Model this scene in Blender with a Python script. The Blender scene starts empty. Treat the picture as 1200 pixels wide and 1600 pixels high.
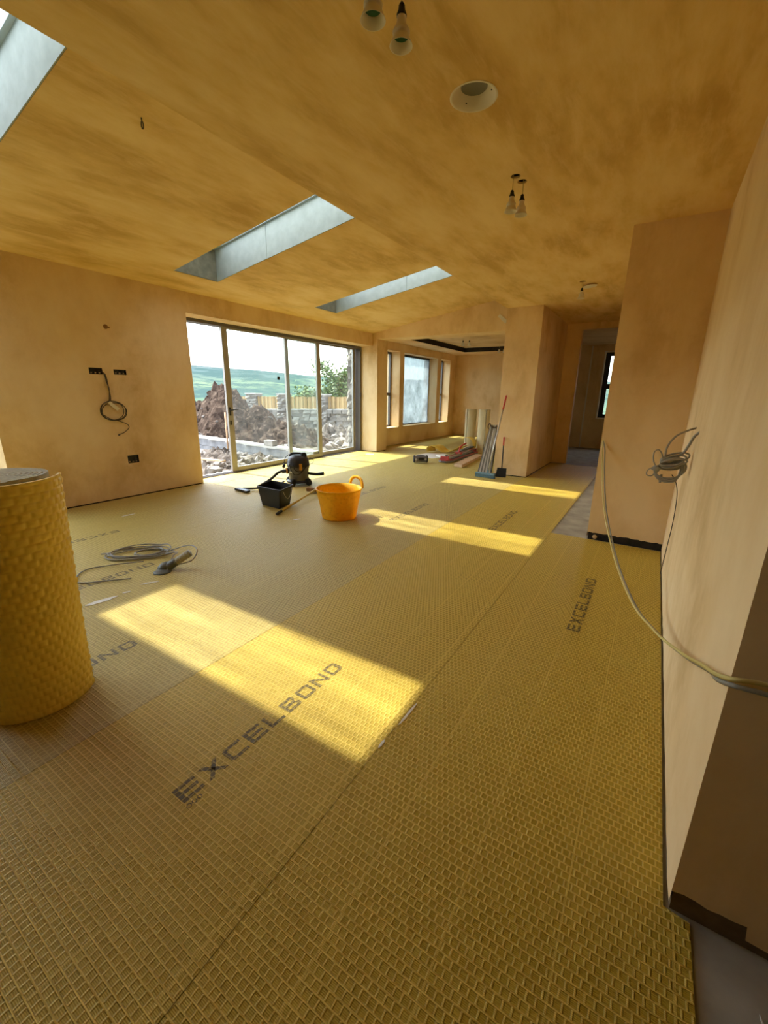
import bpy, bmesh, math, random
from mathutils import Vector, Matrix, noise
random.seed(7)
scene = bpy.context.scene
COL = scene.collection
PI = math.pi

# ------------------------------------------------------------------ camera, world, sun, exposure
cam_data = bpy.data.cameras.new('camera')
cam = bpy.data.objects.new('camera', cam_data)
COL.objects.link(cam)
scene.camera = cam
cam_data.sensor_fit = 'VERTICAL'
cam_data.sensor_height = 24.0
cam_data.lens = 24.0 * 653.87 / 1600.0
cam_data.clip_start = 0.02
cam_data.clip_end = 4000
yaw, pit, rol = math.radians(-32.1125), math.radians(-15.7826), math.radians(0.7936)
f_ = Vector((math.sin(yaw) * math.cos(pit), math.cos(yaw) * math.cos(pit), math.sin(pit)))
r_ = Vector((math.cos(yaw), -math.sin(yaw), 0))
u_ = r_.cross(f_)
r2 = r_ * math.cos(rol) + u_ * math.sin(rol)
u2 = u_ * math.cos(rol) - r_ * math.sin(rol)
cam.matrix_world = Matrix(((r2.x, u2.x, -f_.x, 0), (r2.y, u2.y, -f_.y, 0), (r2.z, u2.z, -f_.z, 1.5), (0, 0, 0, 1)))

SUN_DIR = Vector((1.0, 0.07, -1.46)).normalized()
world = bpy.data.worlds.new('sky')
scene.world = world
world.use_nodes = True
wn = world.node_tree
wn.nodes.clear()
sky = wn.nodes.new('ShaderNodeTexSky')
sky.sky_type = 'NISHITA'
sky.sun_disc = False
sky.sun_elevation = math.asin(-SUN_DIR.z)
sky.sun_rotation = math.atan2(-SUN_DIR.x, -SUN_DIR.y)
sky.altitude = 200
sky.air_density = 1.0
sky.dust_density = 1.2
sky.ozone_density = 1.0
hs = wn.nodes.new('ShaderNodeHueSaturation')      # hazy summer air, paler than a clear sky
hs.inputs['Saturation'].default_value = 0.5
wn.links.new(sky.outputs[0], hs.inputs['Color'])
bg = wn.nodes.new('ShaderNodeBackground')
bg.inputs['Strength'].default_value = 0.38
wo = wn.nodes.new('ShaderNodeOutputWorld')
wn.links.new(hs.outputs[0], bg.inputs['Color'])
wn.links.new(bg.outputs[0], wo.inputs[0])

sd = bpy.data.lights.new('sun', 'SUN')
sd.energy = 3.3
sd.angle = math.radians(0.9)
sd.color = (1.0, 0.93, 0.80)
sun = bpy.data.objects.new('sun', sd)
sun.rotation_euler = SUN_DIR.to_track_quat('-Z', 'Y').to_euler()
sun.location = (-20, 0, 30)
COL.objects.link(sun)

scene.view_settings.view_transform = 'Standard'
scene.view_settings.look = 'None'
scene.view_settings.exposure = 1.74
scene.view_settings.gamma = 1.0
scene.view_settings.use_curve_mapping = False
cy = scene.cycles
cy.max_bounces = 14
cy.diffuse_bounces = 10
cy.glossy_bounces = 4
cy.transparent_max_bounces = 24
cy.sample_clamp_indirect = 6.0
cy.caustics_reflective = False
cy.caustics_refractive = False
cy.use_denoising = True

# ------------------------------------------------------------------ helpers
class B:
    """collects geometry in world coordinates; build() links it as one mesh object"""
    def __init__(s):
        s.v = []; s.f = []; s.sm = []
    def add(s, vs, fs, smooth=False):
        o = len(s.v)
        s.v += [Vector(v) for v in vs]
        for f in fs:
            s.f.append([i + o for i in f]); s.sm.append(smooth)
        return s
    def box(s, x0, x1, y0, y1, z0, z1):
        return s.add([(x0,y0,z0),(x1,y0,z0),(x1,y1,z0),(x0,y1,z0),(x0,y0,z1),(x1,y0,z1),(x1,y1,z1),(x0,y1,z1)],
              [(0,3,2,1),(4,5,6,7),(0,1,5,4),(1,2,6,5),(2,3,7,6),(3,0,4,7)])
    def hexa(s, p):
        """eight corners: bottom ring of four, top ring of four"""
        return s.add(p, [(0,3,2,1),(4,5,6,7),(0,1,5,4),(1,2,6,5),(2,3,7,6),(3,0,4,7)])
    def bar(s, a, b, w, h, up=(0,0,1)):
        """square bar from a to b, w across, h along up"""
        a, b = Vector(a), Vector(b); d = (b - a).normalized(); up = Vector(up)
        x = d.cross(up).normalized(); y = x.cross(d).normalized()
        q = []
        for c in (a, b):
            q += [c - x*w/2 - y*h/2, c + x*w/2 - y*h/2, c + x*w/2 + y*h/2, c - x*w/2 + y*h/2]
        return s.hexa(q)
    def prism(s, poly, z0, z1):
        n = len(poly)
        vs = [(x, y, z0) for x, y in poly] + [(x, y, z1) for x, y in poly]
        fs = [tuple(range(n))[::-1], tuple(range(n, 2*n))] + [(i, (i+1) % n, n + (i+1) % n, n + i) for i in range(n)]
        return s.add(vs, fs)
    def lathe(s, prof, c=(0,0,0), n=24, axis=(0,0,1), smooth=True, cap=True):
        c = Vector(c); q = Vector((0,0,1)).rotation_difference(Vector(axis).normalized())
        vs = []; fs = []
        for r, z in prof:
            for k in range(n):
                a = 2*PI*k/n
                vs.append(c + q @ Vector((r*math.cos(a), r*math.sin(a), z)))
        for i in range(len(prof)-1):
            for k in range(n):
                fs.append((i*n+k, i*n+(k+1) % n, (i+1)*n+(k+1) % n, (i+1)*n+k))
        s.add(vs, fs, smooth)
        if cap:
            o = len(s.v) - len(vs)
            for i, rev in ((0, True), (len(prof)-1, False)):
                if prof[i][0] > 1e-5:
                    ring = [o+i*n+k for k in range(n)]
                    s.f.append(ring[::-1] if rev else ring); s.sm.append(False)
        return s
    def tube(s, pts, r, n=8, smooth=True, rads=None):
        pts = [Vector(p) for p in pts]; m = len(pts); vs = []; fs = []
        t0 = (pts[1]-pts[0]).normalized()
        nrm = t0.orthogonal().normalized()
        for i, p in enumerate(pts):
            t = (pts[min(i+1, m-1)] - pts[max(i-1, 0)]).normalized()
            nrm = (nrm - t*nrm.dot(t))
            nrm = nrm.normalized() if nrm.length > 1e-6 else t.orthogonal().normalized()
            bn = t.cross(nrm); rr = rads[i] if rads else r
            for k in range(n):
                a = 2*PI*k/n
                vs.append(p + (nrm*math.cos(a) + bn*math.sin(a))*rr)
        for i in range(m-1):
            for k in range(n):
                fs.append((i*n+k, i*n+(k+1) % n, (i+1)*n+(k+1) % n, (i+1)*n+k))
        fs.append(tuple(range(n))[::-1]); fs.append(tuple(range((m-1)*n, m*n)))
        return s.add(vs, fs, smooth)
    def holed(s, outer, holes, fn):
        """flat face with holes: 2D outlines filled, fn maps (a, b) to 3D"""
        bm = bmesh.new(); ed = []
        for poly in [outer] + holes:
            vv = [bm.verts.new((x, y, 0)) for x, y in poly]
            ed += [bm.edges.new((vv[i], vv[(i+1) % len(vv)])) for i in range(len(vv))]
        bmesh.ops.triangle_fill(bm, use_beauty=True, use_dissolve=False, edges=ed)
        bm.verts.index_update()
        s.add([fn(v.co.x, v.co.y) for v in bm.verts], [[v.index for v in f.verts] for f in bm.faces])
        bm.free(); return s
    def build(s, name, mat, parent=None, origin=None, bevel=0, recalc=True):
        me = bpy.data.meshes.new(name)
        o = bpy.data.objects.new(name, me)
        if parent is not None:
            off = world_loc(parent) if origin is None else Vector(origin)
            o.parent = parent
            o.location = off - world_loc(parent)
        else:
            off = Vector(origin) if origin is not None else Vector((0,0,0))
            o.location = off
        me.from_pydata([tuple(v - off) for v in s.v], [], s.f)
        me.polygons.foreach_set('use_smooth', s.sm)
        if recalc:
            bm = bmesh.new(); bm.from_mesh(me)
            bmesh.ops.recalc_face_normals(bm, faces=bm.faces[:])
            bm.to_mesh(me); bm.free()
        me.update()
        me.materials.append(MAT[mat])
        COL.objects.link(o)
        if bevel:
            md = o.modifiers.new('bevel', 'BEVEL'); md.width = bevel; md.segments = 2; md.limit_method = 'ANGLE'
        return o

def world_loc(o):
    l = Vector(o.location)
    while o.parent:
        o = o.parent; l = l + Vector(o.location)
    return l
def empty(name, loc):
    o = bpy.data.objects.new(name, None)
    o.empty_display_size = 0.1; o.location = loc; COL.objects.link(o); return o
def tag(o, label, cat, group=None, kind=None):
    o['label'] = label; o['category'] = cat
    if group: o['group'] = group
    if kind: o['kind'] = kind
    return o
def thing(name, label, cat, loc, group=None, kind=None):
    return tag(empty(name, loc), label, cat, group, kind)
def struct(o, label, cat):
    return tag(o, label, cat, None, 'structure')
def copy_tree(o, loc=None, parent=None):
    c = o.copy(); COL.objects.link(c)
    if parent is not None: c.parent = parent
    if loc is not None: c.location = loc
    for ch in [x for x in bpy.data.objects if x.parent == o]:
        copy_tree(ch, None, c)
    return c
def cat(pts, k=8, closed=False):
    """Catmull-Rom through points"""
    P = [Vector(p) for p in pts]; out = []; n = len(P)
    rng = range(n if closed else n-1)
    for i in rng:
        if closed: a, b, c, d = P[(i-1) % n], P[i], P[(i+1) % n], P[(i+2) % n]
        else: a, b, c, d = P[max(i-1, 0)], P[i], P[i+1], P[min(i+2, n-1)]
        for j in range(k):
            t = j/k
            out.append(0.5*((2*b) + (c-a)*t + (2*a-5*b+4*c-d)*t*t + (3*b-a-3*c+d)*t**3))
    out.append(P[0] if closed else P[-1])
    return out
def circle(cx, cy, r, n=24):
    return [(cx + r*math.cos(2*PI*k/n), cy + r*math.sin(2*PI*k/n)) for k in range(n)]
def rect(a0, a1, b0, b1):
    return [(a0,b0),(a1,b0),(a1,b1),(a0,b1)]

# ------------------------------------------------------------------ materials
MAT = {}
class NT:
    def __init__(s, name):
        m = bpy.data.materials.new(name); m.use_nodes = True
        s.t = m.node_tree; s.t.nodes.clear(); MAT[name] = m; s.m = m
        s.out = s.n('ShaderNodeOutputMaterial')
    def n(s, typ, **kw):
        nd = s.t.nodes.new(typ)
        for k, v in kw.items():
            if k.startswith('_'): setattr(nd, k[1:], v)
            else:
                key = int(k[1:]) if (k[0] == 'i' and k[1:].isdigit()) else k.replace('__', ' ')
                nd.inputs[key].default_value = v
        return nd
    def l(s, a, b): s.t.links.new(a, b)
    def bsdf(s, col=(.5,.5,.5), rough=.7, metal=0, spec=.3):
        p = s.n('ShaderNodeBsdfPrincipled')
        p.inputs['Base Color'].default_value = (*col, 1)
        p.inputs['Roughness'].default_value = rough
        p.inputs['Metallic'].default_value = metal
        p.inputs['Specular IOR Level'].default_value = spec
        s.l(p.outputs[0], s.out.inputs[0]); s.p = p; return p
    def pos(s, scale=(1,1,1), rot=(0,0,0), kind='geo'):
        if kind == 'geo': g = s.n('ShaderNodeNewGeometry').outputs['Position']
        else: g = s.n('ShaderNodeTexCoord').outputs['Object']
        mp = s.n('ShaderNodeMapping'); mp.inputs['Scale'].default_value = scale; mp.inputs['Rotation'].default_value = rot
        s.l(g, mp.inputs[0]); return mp.outputs[0]
    def noise(s, vec, scale, detail=4, rough=.55, dist=0):
        q = s.n('ShaderNodeTexNoise'); q.inputs['Scale'].default_value = scale; q.inputs['Detail'].default_value = detail
        q.inputs['Roughness'].default_value = rough; q.inputs['Distortion'].default_value = dist
        s.l(vec, q.inputs['Vector']); return q.outputs['Fac']
    def ramp(s, fac, stops):
        r = s.n('ShaderNodeValToRGB'); e = r.color_ramp.elements
        while len(e) < len(stops): e.new(.5)
        for i, (p, c) in enumerate(stops):
            e[i].position = p; e[i].color = (*c, 1) if len(c) == 3 else c
        s.l(fac, r.inputs[0]); return r.outputs[0]
    def mix(s, fac, a, b, mode='MIX'):
        m = s.n('ShaderNodeMix'); m.data_type = 'RGBA'; m.blend_type = mode
        for src, idx in ((fac, 0), (a, 6), (b, 7)):
            if isinstance(src, (int, float)): m.inputs[idx].default_value = src
            elif isinstance(src, tuple): m.inputs[idx].default_value = (*src, 1)
            else: s.l(src, m.inputs[idx])
        return m.outputs[2]
    def math(s, op, a, b=None, clamp=False):
        m = s.n('ShaderNodeMath'); m.operation = op; m.use_clamp = clamp
        for i, x in enumerate((a, b)):
            if x is None: continue
            if isinstance(x, (int, float)): m.inputs[i].default_value = x
            else: s.l(x, m.inputs[i])
        return m.outputs[0]
    def bump(s, h, strength=.3, dist=.01):
        b = s.n('ShaderNodeBump'); b.inputs['Strength'].default_value = strength; b.inputs['Distance'].default_value = dist
        s.l(h, b.inputs['Height']); s.l(b.outputs[0], s.p.inputs['Normal'])

def plain(name, col, rough=.6, metal=0, spec=.3, var=.0, scale=8, bump=0):
    t = NT(name); p = t.bsdf(col, rough, metal, spec)
    if var:
        f = t.noise(t.pos(kind='obj'), scale, 5)
        d = tuple(max(0, c*(1-var)) for c in col); b = tuple(min(1, c*(1+var)) for c in col)
        t.l(t.ramp(f, [(.3, d), (.7, b)]), p.inputs['Base Color'])
        if bump: t.bump(f, bump, .01)
    return t

def plaster(name, lo, mid, hi, stretch=(1,1,1), rot=(0,0,0), scale=1.3):
    t = NT(name); p = t.bsdf(mid, .82, 0, .2)
    v = t.pos(stretch, rot)
    a = t.noise(v, scale, 7, .62, .15)
    c = t.ramp(a, [(.34, lo), (.5, mid), (.66, hi)])
    b = t.noise(t.pos((stretch[0]*1.3, stretch[1]*.8, stretch[2]), (rot[0], rot[1], rot[2]-.25)), scale*3.0, 8, .72, .35)
    c2 = t.mix(t.ramp(b, [(.47, (0,0,0)), (.68, (.62,.62,.62))]), c, hi)
    t.l(c2, p.inputs['Base Color'])
    h = t.noise(v, 5, 5, .6); t.bump(h, .12, .01)
    return t

# fresh plaster: pink skim, darker where damp, streaked along the trowel's pull
plaster('plaster', (.60,.405,.19), (.755,.555,.30), (.83,.65,.40), (1,1,.7), scale=1.0)
plaster('plaster_ceiling', (.58,.375,.12), (.755,.53,.215), (.84,.635,.325), (1.5,.5,1), (0,0,.18), 1.7)
plain('screed', (.37,.345,.285), .9, 0, .2, .22, 5, .15)
plain('dark_core', (.035,.030,.026), .95, 0, .1, .3, 14)
plain('board_shaded', (.20,.19,.13), .8, 0, .2, .2, 12)
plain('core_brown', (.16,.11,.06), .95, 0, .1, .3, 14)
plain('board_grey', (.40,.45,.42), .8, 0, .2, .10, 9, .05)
plain('kerb_white', (.42,.50,.52), .5)
plain('frame_grey', (.115,.105,.10), .45, 0, .4)
plain('frame_metal', (.36,.335,.30), .42, .35, .5)
plain('frame_dark', (.03,.03,.032), .5)
plain('black_plastic', (.012,.012,.013), .42, 0, .45)
plain('black_rubber', (.02,.019,.018), .7)
plain('vac_grey', (.15,.145,.14), .45, 0, .4)
plain('vac_dark', (.022,.022,.025), .4, 0, .45)
plain('vac_orange', (.62,.30,.03), .4)
plain('pale_sticker', (.62,.60,.55), .5)
plain('white_plastic', (.74,.68,.58), .45, 0, .4)
plain('socket_green', (.03,.14,.10), .5)
plain('wire_grey', (.30,.285,.25), .55, 0, .3)
plain('wire_dark', (.085,.065,.05), .5)
plain('wire_yellow', (.62,.52,.20), .5)
plain('masking_tape', (.74,.66,.48), .7)
plain('copper_grey', (.10,.09,.08), .5, .5)
plain('steel', (.52,.51,.48), .35, .8, .5)
plain('box_steel', (.06,.06,.058), .6, .3)
plain('red_paint', (.52,.045,.03), .42, 0, .4)
plain('red_plastic', (.40,.06,.05), .45)
plain('blue_bristle', (.16,.27,.33), .8, 0, .2, .25, 40)
plain('broom_yellow', (.55,.38,.06), .45)
plain('broom_wood', (.22,.11,.045), .75, 0, .2, .3, 25)
plain('timber', (.52,.35,.21), .75, 0, .2, .18, 12)
plain('rib_dark', (.15,.135,.11), .6)
plain('rib_pale', (.42,.39,.33), .55)
plain('paper_white', (.75,.71,.64), .7)
plain('conduit_grey', (.40,.375,.30), .5)
plain('duct_tape', (.13,.14,.135), .4)
plain('ink', (.055,.047,.035), .8, 0, .15)
plain('scuff', (.46,.44,.37), .9, 0, .1, .1, 20)
plain('mortar_dab', (.78,.76,.70), .85, 0, .1, .15, 30)
plain('fence_wood', (.40,.27,.12), .75, 0, .2, .14, 1.5)
plain('fence_wood_dark', (.30,.195,.08), .75, 0, .2, .14, 1.5)
plain('fence_wood_pale', (.47,.33,.155), .75, 0, .2, .14, 1.5)
plain('coping', (.42,.40,.36), .8, 0, .2, .1, 4)
plain('block_face', (.24,.245,.245), .85, 0, .2, .25, 5, .2)
plain('stone_a', (.21,.19,.165), .9, 0, .15, .3, 7, .3)
plain('stone_b', (.26,.24,.205), .9, 0, .15, .3, 9, .3)
plain('stone_c', (.15,.135,.12), .9, 0, .15, .3, 8, .3)
plain('rubble_pale', (.30,.275,.24), .9, 0, .15, .25, 9, .3)
plain('bark', (.10,.07,.045), .9, 0, .1, .3, 6)
plain('leaf', (.085,.135,.03), .6, 0, .3, .35, 1.2)
plain('shadow_gap', (.02,.017,.014), .95, 0, .05)

def earth(name, cols, s1, s2):
    t = NT(name); p = t.bsdf(cols[1], .95, 0, .1)
    a = t.noise(t.pos(), s1, 8, .7)
    c = t.ramp(a, [(.3, cols[0]), (.5, cols[1]), (.72, cols[2])])
    t.l(c, p.inputs['Base Color'])
    t.bump(t.noise(t.pos(), s2, 8, .75), .9, .08)
earth('earth_brown', ((.03,.02,.014), (.085,.058,.042), (.19,.145,.105)), 4.2, 7)
earth('ground_rubble', ((.06,.05,.042), (.16,.138,.115), (.32,.29,.25)), 5.5, 7)

def hillside():
    t = NT('hill'); p = t.bsdf((.2,.3,.15), 1, 0, 0)
    pos = t.n('ShaderNodeNewGeometry').outputs['Position']
    sep = t.n('ShaderNodeSeparateXYZ'); t.l(pos, sep.inputs[0])
    wob = t.noise(t.pos((.006,.006,.02)), 1.0, 5, .6)
    h = t.math('ADD', sep.outputs[2], t.math('MULTIPLY', wob, 26))
    h = t.math('DIVIDE', h, 75, True)
    band = t.ramp(h, [(.10,(0.101,0.151,0.094)), (.20,(0.062,0.101,0.083)), (.30,(0.125,0.168,0.105)), (.40,(0.072,0.109,0.099)), (.56,(0.067,0.101,0.105)), (.66,(0.130,0.143,0.132)), (.80,(0.154,0.139,0.160))])  # distance haze is painted in: greens greyed and turned bluish
    tr = t.noise(t.pos((.035,.035,.12)), 1.0, 8, .75)
    c = t.mix(t.ramp(tr, [(.46,(0,0,0)), (.54,(.9,.9,.9))]), band, (0.043,0.076,0.072))
    t.l(c, p.inputs['Base Color'])
hillside()

# decoupling mat: fleece over a grid of pressed cells, two sizes alternating
def mat_cells(t):
    v = t.pos()
    b = t.n('ShaderNodeTexBrick'); b.offset = .5; b.offset_frequency = 2
    b.inputs['Color1'].default_value = (0,0,0,1); b.inputs['Color2'].default_value = (.25,.25,.25,1)
    b.inputs['Mortar'].default_value = (1,1,1,1)
    b.inputs['Scale'].default_value = 1; b.inputs['Brick Width'].default_value = .0235; b.inputs['Row Height'].default_value = .0255
    b.inputs['Mortar Size'].default_value = .0040; b.inputs['Mortar Smooth'].default_value = .6
    t.l(v, b.inputs['Vector'])
    s = t.n('ShaderNodeTexBrick'); s.offset = 0; s.offset_frequency = 2     # long welts pressed along the sheet
    s.inputs['Color1'].default_value = (0,0,0,1); s.inputs['Color2'].default_value = (0,0,0,1); s.inputs['Mortar'].default_value = (1,1,1,1)
    s.inputs['Scale'].default_value = 1; s.inputs['Brick Width'].default_value = .28; s.inputs['Row Height'].default_value = 40
    s.inputs['Mortar Size'].default_value = .004; s.inputs['Mortar Smooth'].default_value = .3
    t.l(v, s.inputs['Vector'])
    return t.math('MAXIMUM', b.outputs['Color'], t.math('MULTIPLY', s.outputs['Color'], .8))
def mat_surface(name, ridge, pit, dusty, dust_amt, ink=None):
    t = NT(name); p = t.bsdf(ridge, .55, 0, .30)
    cells = mat_cells(t)
    w = t.n('ShaderNodeTexWave'); w.bands_direction = 'Y'; w.inputs['Scale'].default_value = 70; w.inputs['Distortion'].default_value = .6
    t.l(t.pos(), w.inputs['Vector'])
    c = t.mix(cells, pit, ridge)  # shade inside the pressed pits is painted in as a darker colour
    c = t.mix(t.math('MULTIPLY', t.noise(t.pos(), 260, 2, .5), .28), c, tuple(x*.55 for x in pit))
    c = t.mix(t.math('MULTIPLY', w.outputs['Fac'], .26), c, tuple(x*.6 for x in pit))
    big = t.noise(t.pos((1,.5,1)), 1.1, 5, .6)
    d = t.math('MULTIPLY', t.ramp(big, [(.3,(.35,.35,.35)), (.7,(1,1,1))]), dust_amt)
    c = t.mix(d, c, dusty)
    if ink: c = t.mix(t.math('ADD', t.math('MULTIPLY', cells, -.3), .85), c, ink)
    t.l(c, p.inputs['Base Color'])
    t.bump(t.math('ADD', cells, t.math('MULTIPLY', w.outputs['Fac'], .15)), .9, .005)
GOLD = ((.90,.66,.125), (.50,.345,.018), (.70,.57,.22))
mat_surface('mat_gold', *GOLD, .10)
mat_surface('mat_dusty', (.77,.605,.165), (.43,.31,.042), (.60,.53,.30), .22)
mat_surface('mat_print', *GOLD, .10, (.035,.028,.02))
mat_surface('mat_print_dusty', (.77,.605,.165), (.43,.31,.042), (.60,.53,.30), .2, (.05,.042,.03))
plain('mat_roll_yellow', (.86,.64,.13), .5, 0, .3, .06, 6)
plain('mat_roll_edge', (.52,.50,.38), .8, 0, .2, .15, 60)
plain('mat_roll_pale', (.66,.58,.36), .6, 0, .25, .05, 5)

def tub_mat():
    t = NT('tub_orange'); p = t.bsdf((.80,.42,.02), .42, 0, .4)
    a = t.noise(t.pos(kind='obj'), 14, 8, .75, 1.2)
    c = t.ramp(a, [(.30,(.42,.22,.015)), (.45,(.82,.45,.012)), (.62,(.88,.54,.02)), (.76,(.78,.58,.14))])
    t.l(c, p.inputs['Base Color'])
    p.inputs['Subsurface Weight'].default_value = .0
    tr = t.n('ShaderNodeBsdfTranslucent'); tr.inputs[0].default_value = (.95,.60,.03,1)
    mx = t.n('ShaderNodeMixShader'); mx.inputs[0].default_value = .30
    t.l(p.outputs[0], mx.inputs[1]); t.l(tr.outputs[0], mx.inputs[2]); t.l(mx.outputs[0], t.out.inputs[0])
tub_mat()

def glass(name, tint, dirt_col, lo, hi, scale, stretch=(1,1,1), wave=False):
    """thin pane: see-through with a faint mirror and a film of dust"""
    t = NT(name)
    tr = t.n('ShaderNodeBsdfTransparent'); tr.inputs[0].default_value = (*tint, 1)
    gl = t.n('ShaderNodeBsdfGlossy'); gl.inputs['Roughness'].default_value = .02
    fc = t.n('ShaderNodeLayerWeight'); fc.inputs[0].default_value = .5
    fr = t.math('ADD', t.math('MULTIPLY', t.math('POWER', fc.outputs['Facing'], 4.0), .6), .025)
    m1 = t.n('ShaderNodeMixShader'); t.l(fr, m1.inputs[0]); t.l(tr.outputs[0], m1.inputs[1]); t.l(gl.outputs[0], m1.inputs[2])
    df = t.n('ShaderNodeBsdfTranslucent'); df.inputs[0].default_value = (*dirt_col, 1)
    v = t.pos(stretch)
    if wave:
        w = t.n('ShaderNodeTexWave'); w.inputs['Scale'].default_value = scale; w.inputs['Distortion'].default_value = 9; w.inputs['Detail'].default_value = 3; w.inputs['Detail Scale'].default_value = .7
        w.bands_direction = 'Y'; t.l(v, w.inputs['Vector']); f = w.outputs['Fac']
    else: f = t.noise(v, scale, 6, .65)
    f = t.ramp(f, [(.35, (lo,lo,lo)), (.75, (hi,hi,hi))])
    m2 = t.n('ShaderNodeMixShader'); t.l(f, m2.inputs[0]); t.l(m1.outputs[0], m2.inputs[1]); t.l(df.outputs[0], m2.inputs[2])
    t.l(m2.outputs[0], t.out.inputs[0])
glass('glass_door', (.95,.985,.965), (.5,.52,.5), .0, .035, 2.2, (1,1,.5))
glass('glass_roof', (.97,.98,.97), (.8,.8,.75), .0, .6, 1.6, (.4,2.6,1))
glass('glass_film', (.16,.19,.205), (.22,.25,.265), .30, .9, 3.0, (1,1,.8))
# ------------------------------------------------------------------ the room
def zc(x): return 2.945 + 0.1515*(x + 6.29)
XF = -2.53          # edge where the flat ceiling meets the vaulted side
SKY_X = (-5.70, -3.16)
SKY_Y = ((0.93, 1.60), (3.745, 4.43), (6.54, 7.19))

struct(B().box(-6.86, 7.4, -8.1, 15.6, -0.25, -0.007).build('floor', 'screed'), 'grey concrete screed floor showing in the passage and by the right wall', 'floor')

# left wall with two sliding-door openings
D1 = (4.257, 9.38); D2 = (-1.6, 1.742); DH = 2.65
XI, XO = -6.29, -6.86
b = B()
boxes = [(2.783,2.946,1.697,1.777), (3.085,3.251,1.702,1.769), (3.096,3.252,0.486,0.598)]
b.holed(rect(D2[1], D1[0], .014, 3.25), [rect(*q) for q in boxes], lambda a, c: (XI, a, c))
b.box(XO, XI-.07, D2[1], D1[0], 0, 3.4)
b.add([(XI,D2[1],.014),(XI-.07,D2[1],.014),(XI-.07,D2[1],3.25),(XI,D2[1],3.25)], [(0,1,2,3)])
b.add([(XI,D1[0],.014),(XI-.07,D1[0],.014),(XI-.07,D1[0],3.25),(XI,D1[0],3.25)], [(0,1,2,3)])
b.box(XO, XI, D1[0], D1[1], DH, 3.4)
b.box(XO, XI, D2[0], D2[1], DH, 3.4)
b.box(XO, XI, -8.1, D2[0], 0.014, 3.4)
wl = struct(b.build('wall_left', 'plaster', recalc=False), 'pink plastered left wall between the door openings', 'wall')
B().box(XI-.06, XI-.006, D2[1], D1[0], -.007, .014).build('base_gap', 'shadow_gap', wl)

struct(B().box(-6.86, 7.4, -8.2, -8.0, 0, 4.2).build('wall_back', 'plaster'), 'plastered back wall behind the viewer', 'wall')
struct(B().box(7.2, 7.4, -8.0, 1.23, 0, 3.3).build('wall_far_right', 'plaster'), 'plastered wall at the far right behind the viewer', 'wall')

# right wall and the short return beside the viewer
def ragged(x0, x1, z, amp, n):
    return [(x0 + (x1-x0)*i/n, z + random.uniform(-amp, amp)) for i in range(n+1)]
b = B()
pts = ragged(1.235, 4.9, .014, .006, 40)
b.holed([(1.235, 3.1)] + [(1.235, .03)] + pts[1:] + [(4.9, 3.1)], [], lambda a, c: (.265, a, c))
pts = ragged(.265, .44, .075, .008, 6) + ragged(.445, 1.2, .03, .005, 10) + [(7.3, .03)]
b.holed([(.265, 3.1)] + pts + [(7.3, 3.1)], [], lambda a, c: (a, 1.235, c))
wr = struct(b.build('wall_right', 'plaster', recalc=False), 'bright plastered right wall ending in a dark return beside the viewer', 'wall')
B().box(.272, 7.4, 1.245, 4.87, -.007, 3.2).build('wall_core', 'core_brown', wr)

# bulkhead that closes the right wall, its foot left unplastered
b = B()
pts = ragged(-.43, .265, .075, .006, 26)
b.holed([(-.43, 3.0)] + pts + [(.265, 3.0)], [], lambda a, c: (a, 4.88, c))
b.holed([(4.88, .02), (10.4, .02), (10.4, 3.0), (4.88, 3.0)], [], lambda a, c: (-.43, a, c))
wb = struct(b.build('wall_bulkhead', 'plaster', recalc=False), 'tall brown plastered bulkhead between right wall and dark passage', 'wall')
B().box(-.418, .30, 4.892, 10.4, -.007, 3.0).build('wall_core', 'dark_core', wb)
b = B(); b.lathe([(0,-.012),(.02,-.008),(.024,.0),(.02,.008),(0,.012)], (-.352, 4.886, .03), 10, (0,1,0))
b.build('plaster_blob', 'plaster', wb)

# pillar and cross wall
wp = struct(B().box(-2.53, -1.9, 8.09, 10.45, .012, 4.2).build('wall_pillar', 'plaster'), 'plastered pillar where the broom and scraper lean', 'wall')
B().box(-2.52, -1.91, 8.10, 10.44, -.007, .012).build('base_gap', 'shadow_gap', wp)
b = B().box(XO, -6.15, 9.38, 9.87, .012, 4.2).box(-6.15, -2.53, 9.38, 9.87, 2.81, 4.2)
wx = struct(b.build('wall_cross', 'plaster'), 'plastered beam and nib framing the opening to the far room', 'wall')
B().box(XO+.01, -6.17, 9.40, 9.85, -.007, .012).build('base_gap', 'shadow_gap', wx)
st = B(); st.bar((-3.10,9.372,3.118), (-2.93,9.372,2.972), .065, .010, (0,1,0)); st.build('plaster_strip', 'paper_white', wx)

# far room behind the opening
AX = -6.62
WY = ((10.60,11.33), (11.59,13.91), (14.19,14.97)); WZ = (.52, 2.69)
b = B(); y = 9.87
for y0, y1 in WY:
    b.box(-7.15, AX, y, y0, 0, 3.3); b.box(-7.15, AX, y0, y1, 0, WZ[0]); b.box(-7.15, AX, y0, y1, WZ[1], 3.3); y = y1
b.box(-7.15, AX, y, 15.7, 0, 3.3)
struct(b.build('wall_far_left', 'plaster'), 'plastered window wall of the far room', 'wall')
struct(B().box(-7.15, -2.3, 15.5, 15.7, 0, 3.3).build('wall_far', 'plaster'), 'plastered end wall of the far room', 'wall')
struct(B().box(-2.53, -2.40, 10.45, 15.5, 0, 3.3).build('wall_far_side', 'plaster'), 'plastered side wall of the far room', 'wall')
b = B(); b.holed(rect(AX-.1, -2.45, 9.85, 15.6), [rect(-5.9, -3.1, 10.6, 14.5)], lambda a, c: (a, c, 2.91))
ca = struct(b.build('ceiling_far', 'plaster'), 'soffit border of the far room ceiling', 'ceiling')
b = B()
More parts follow.
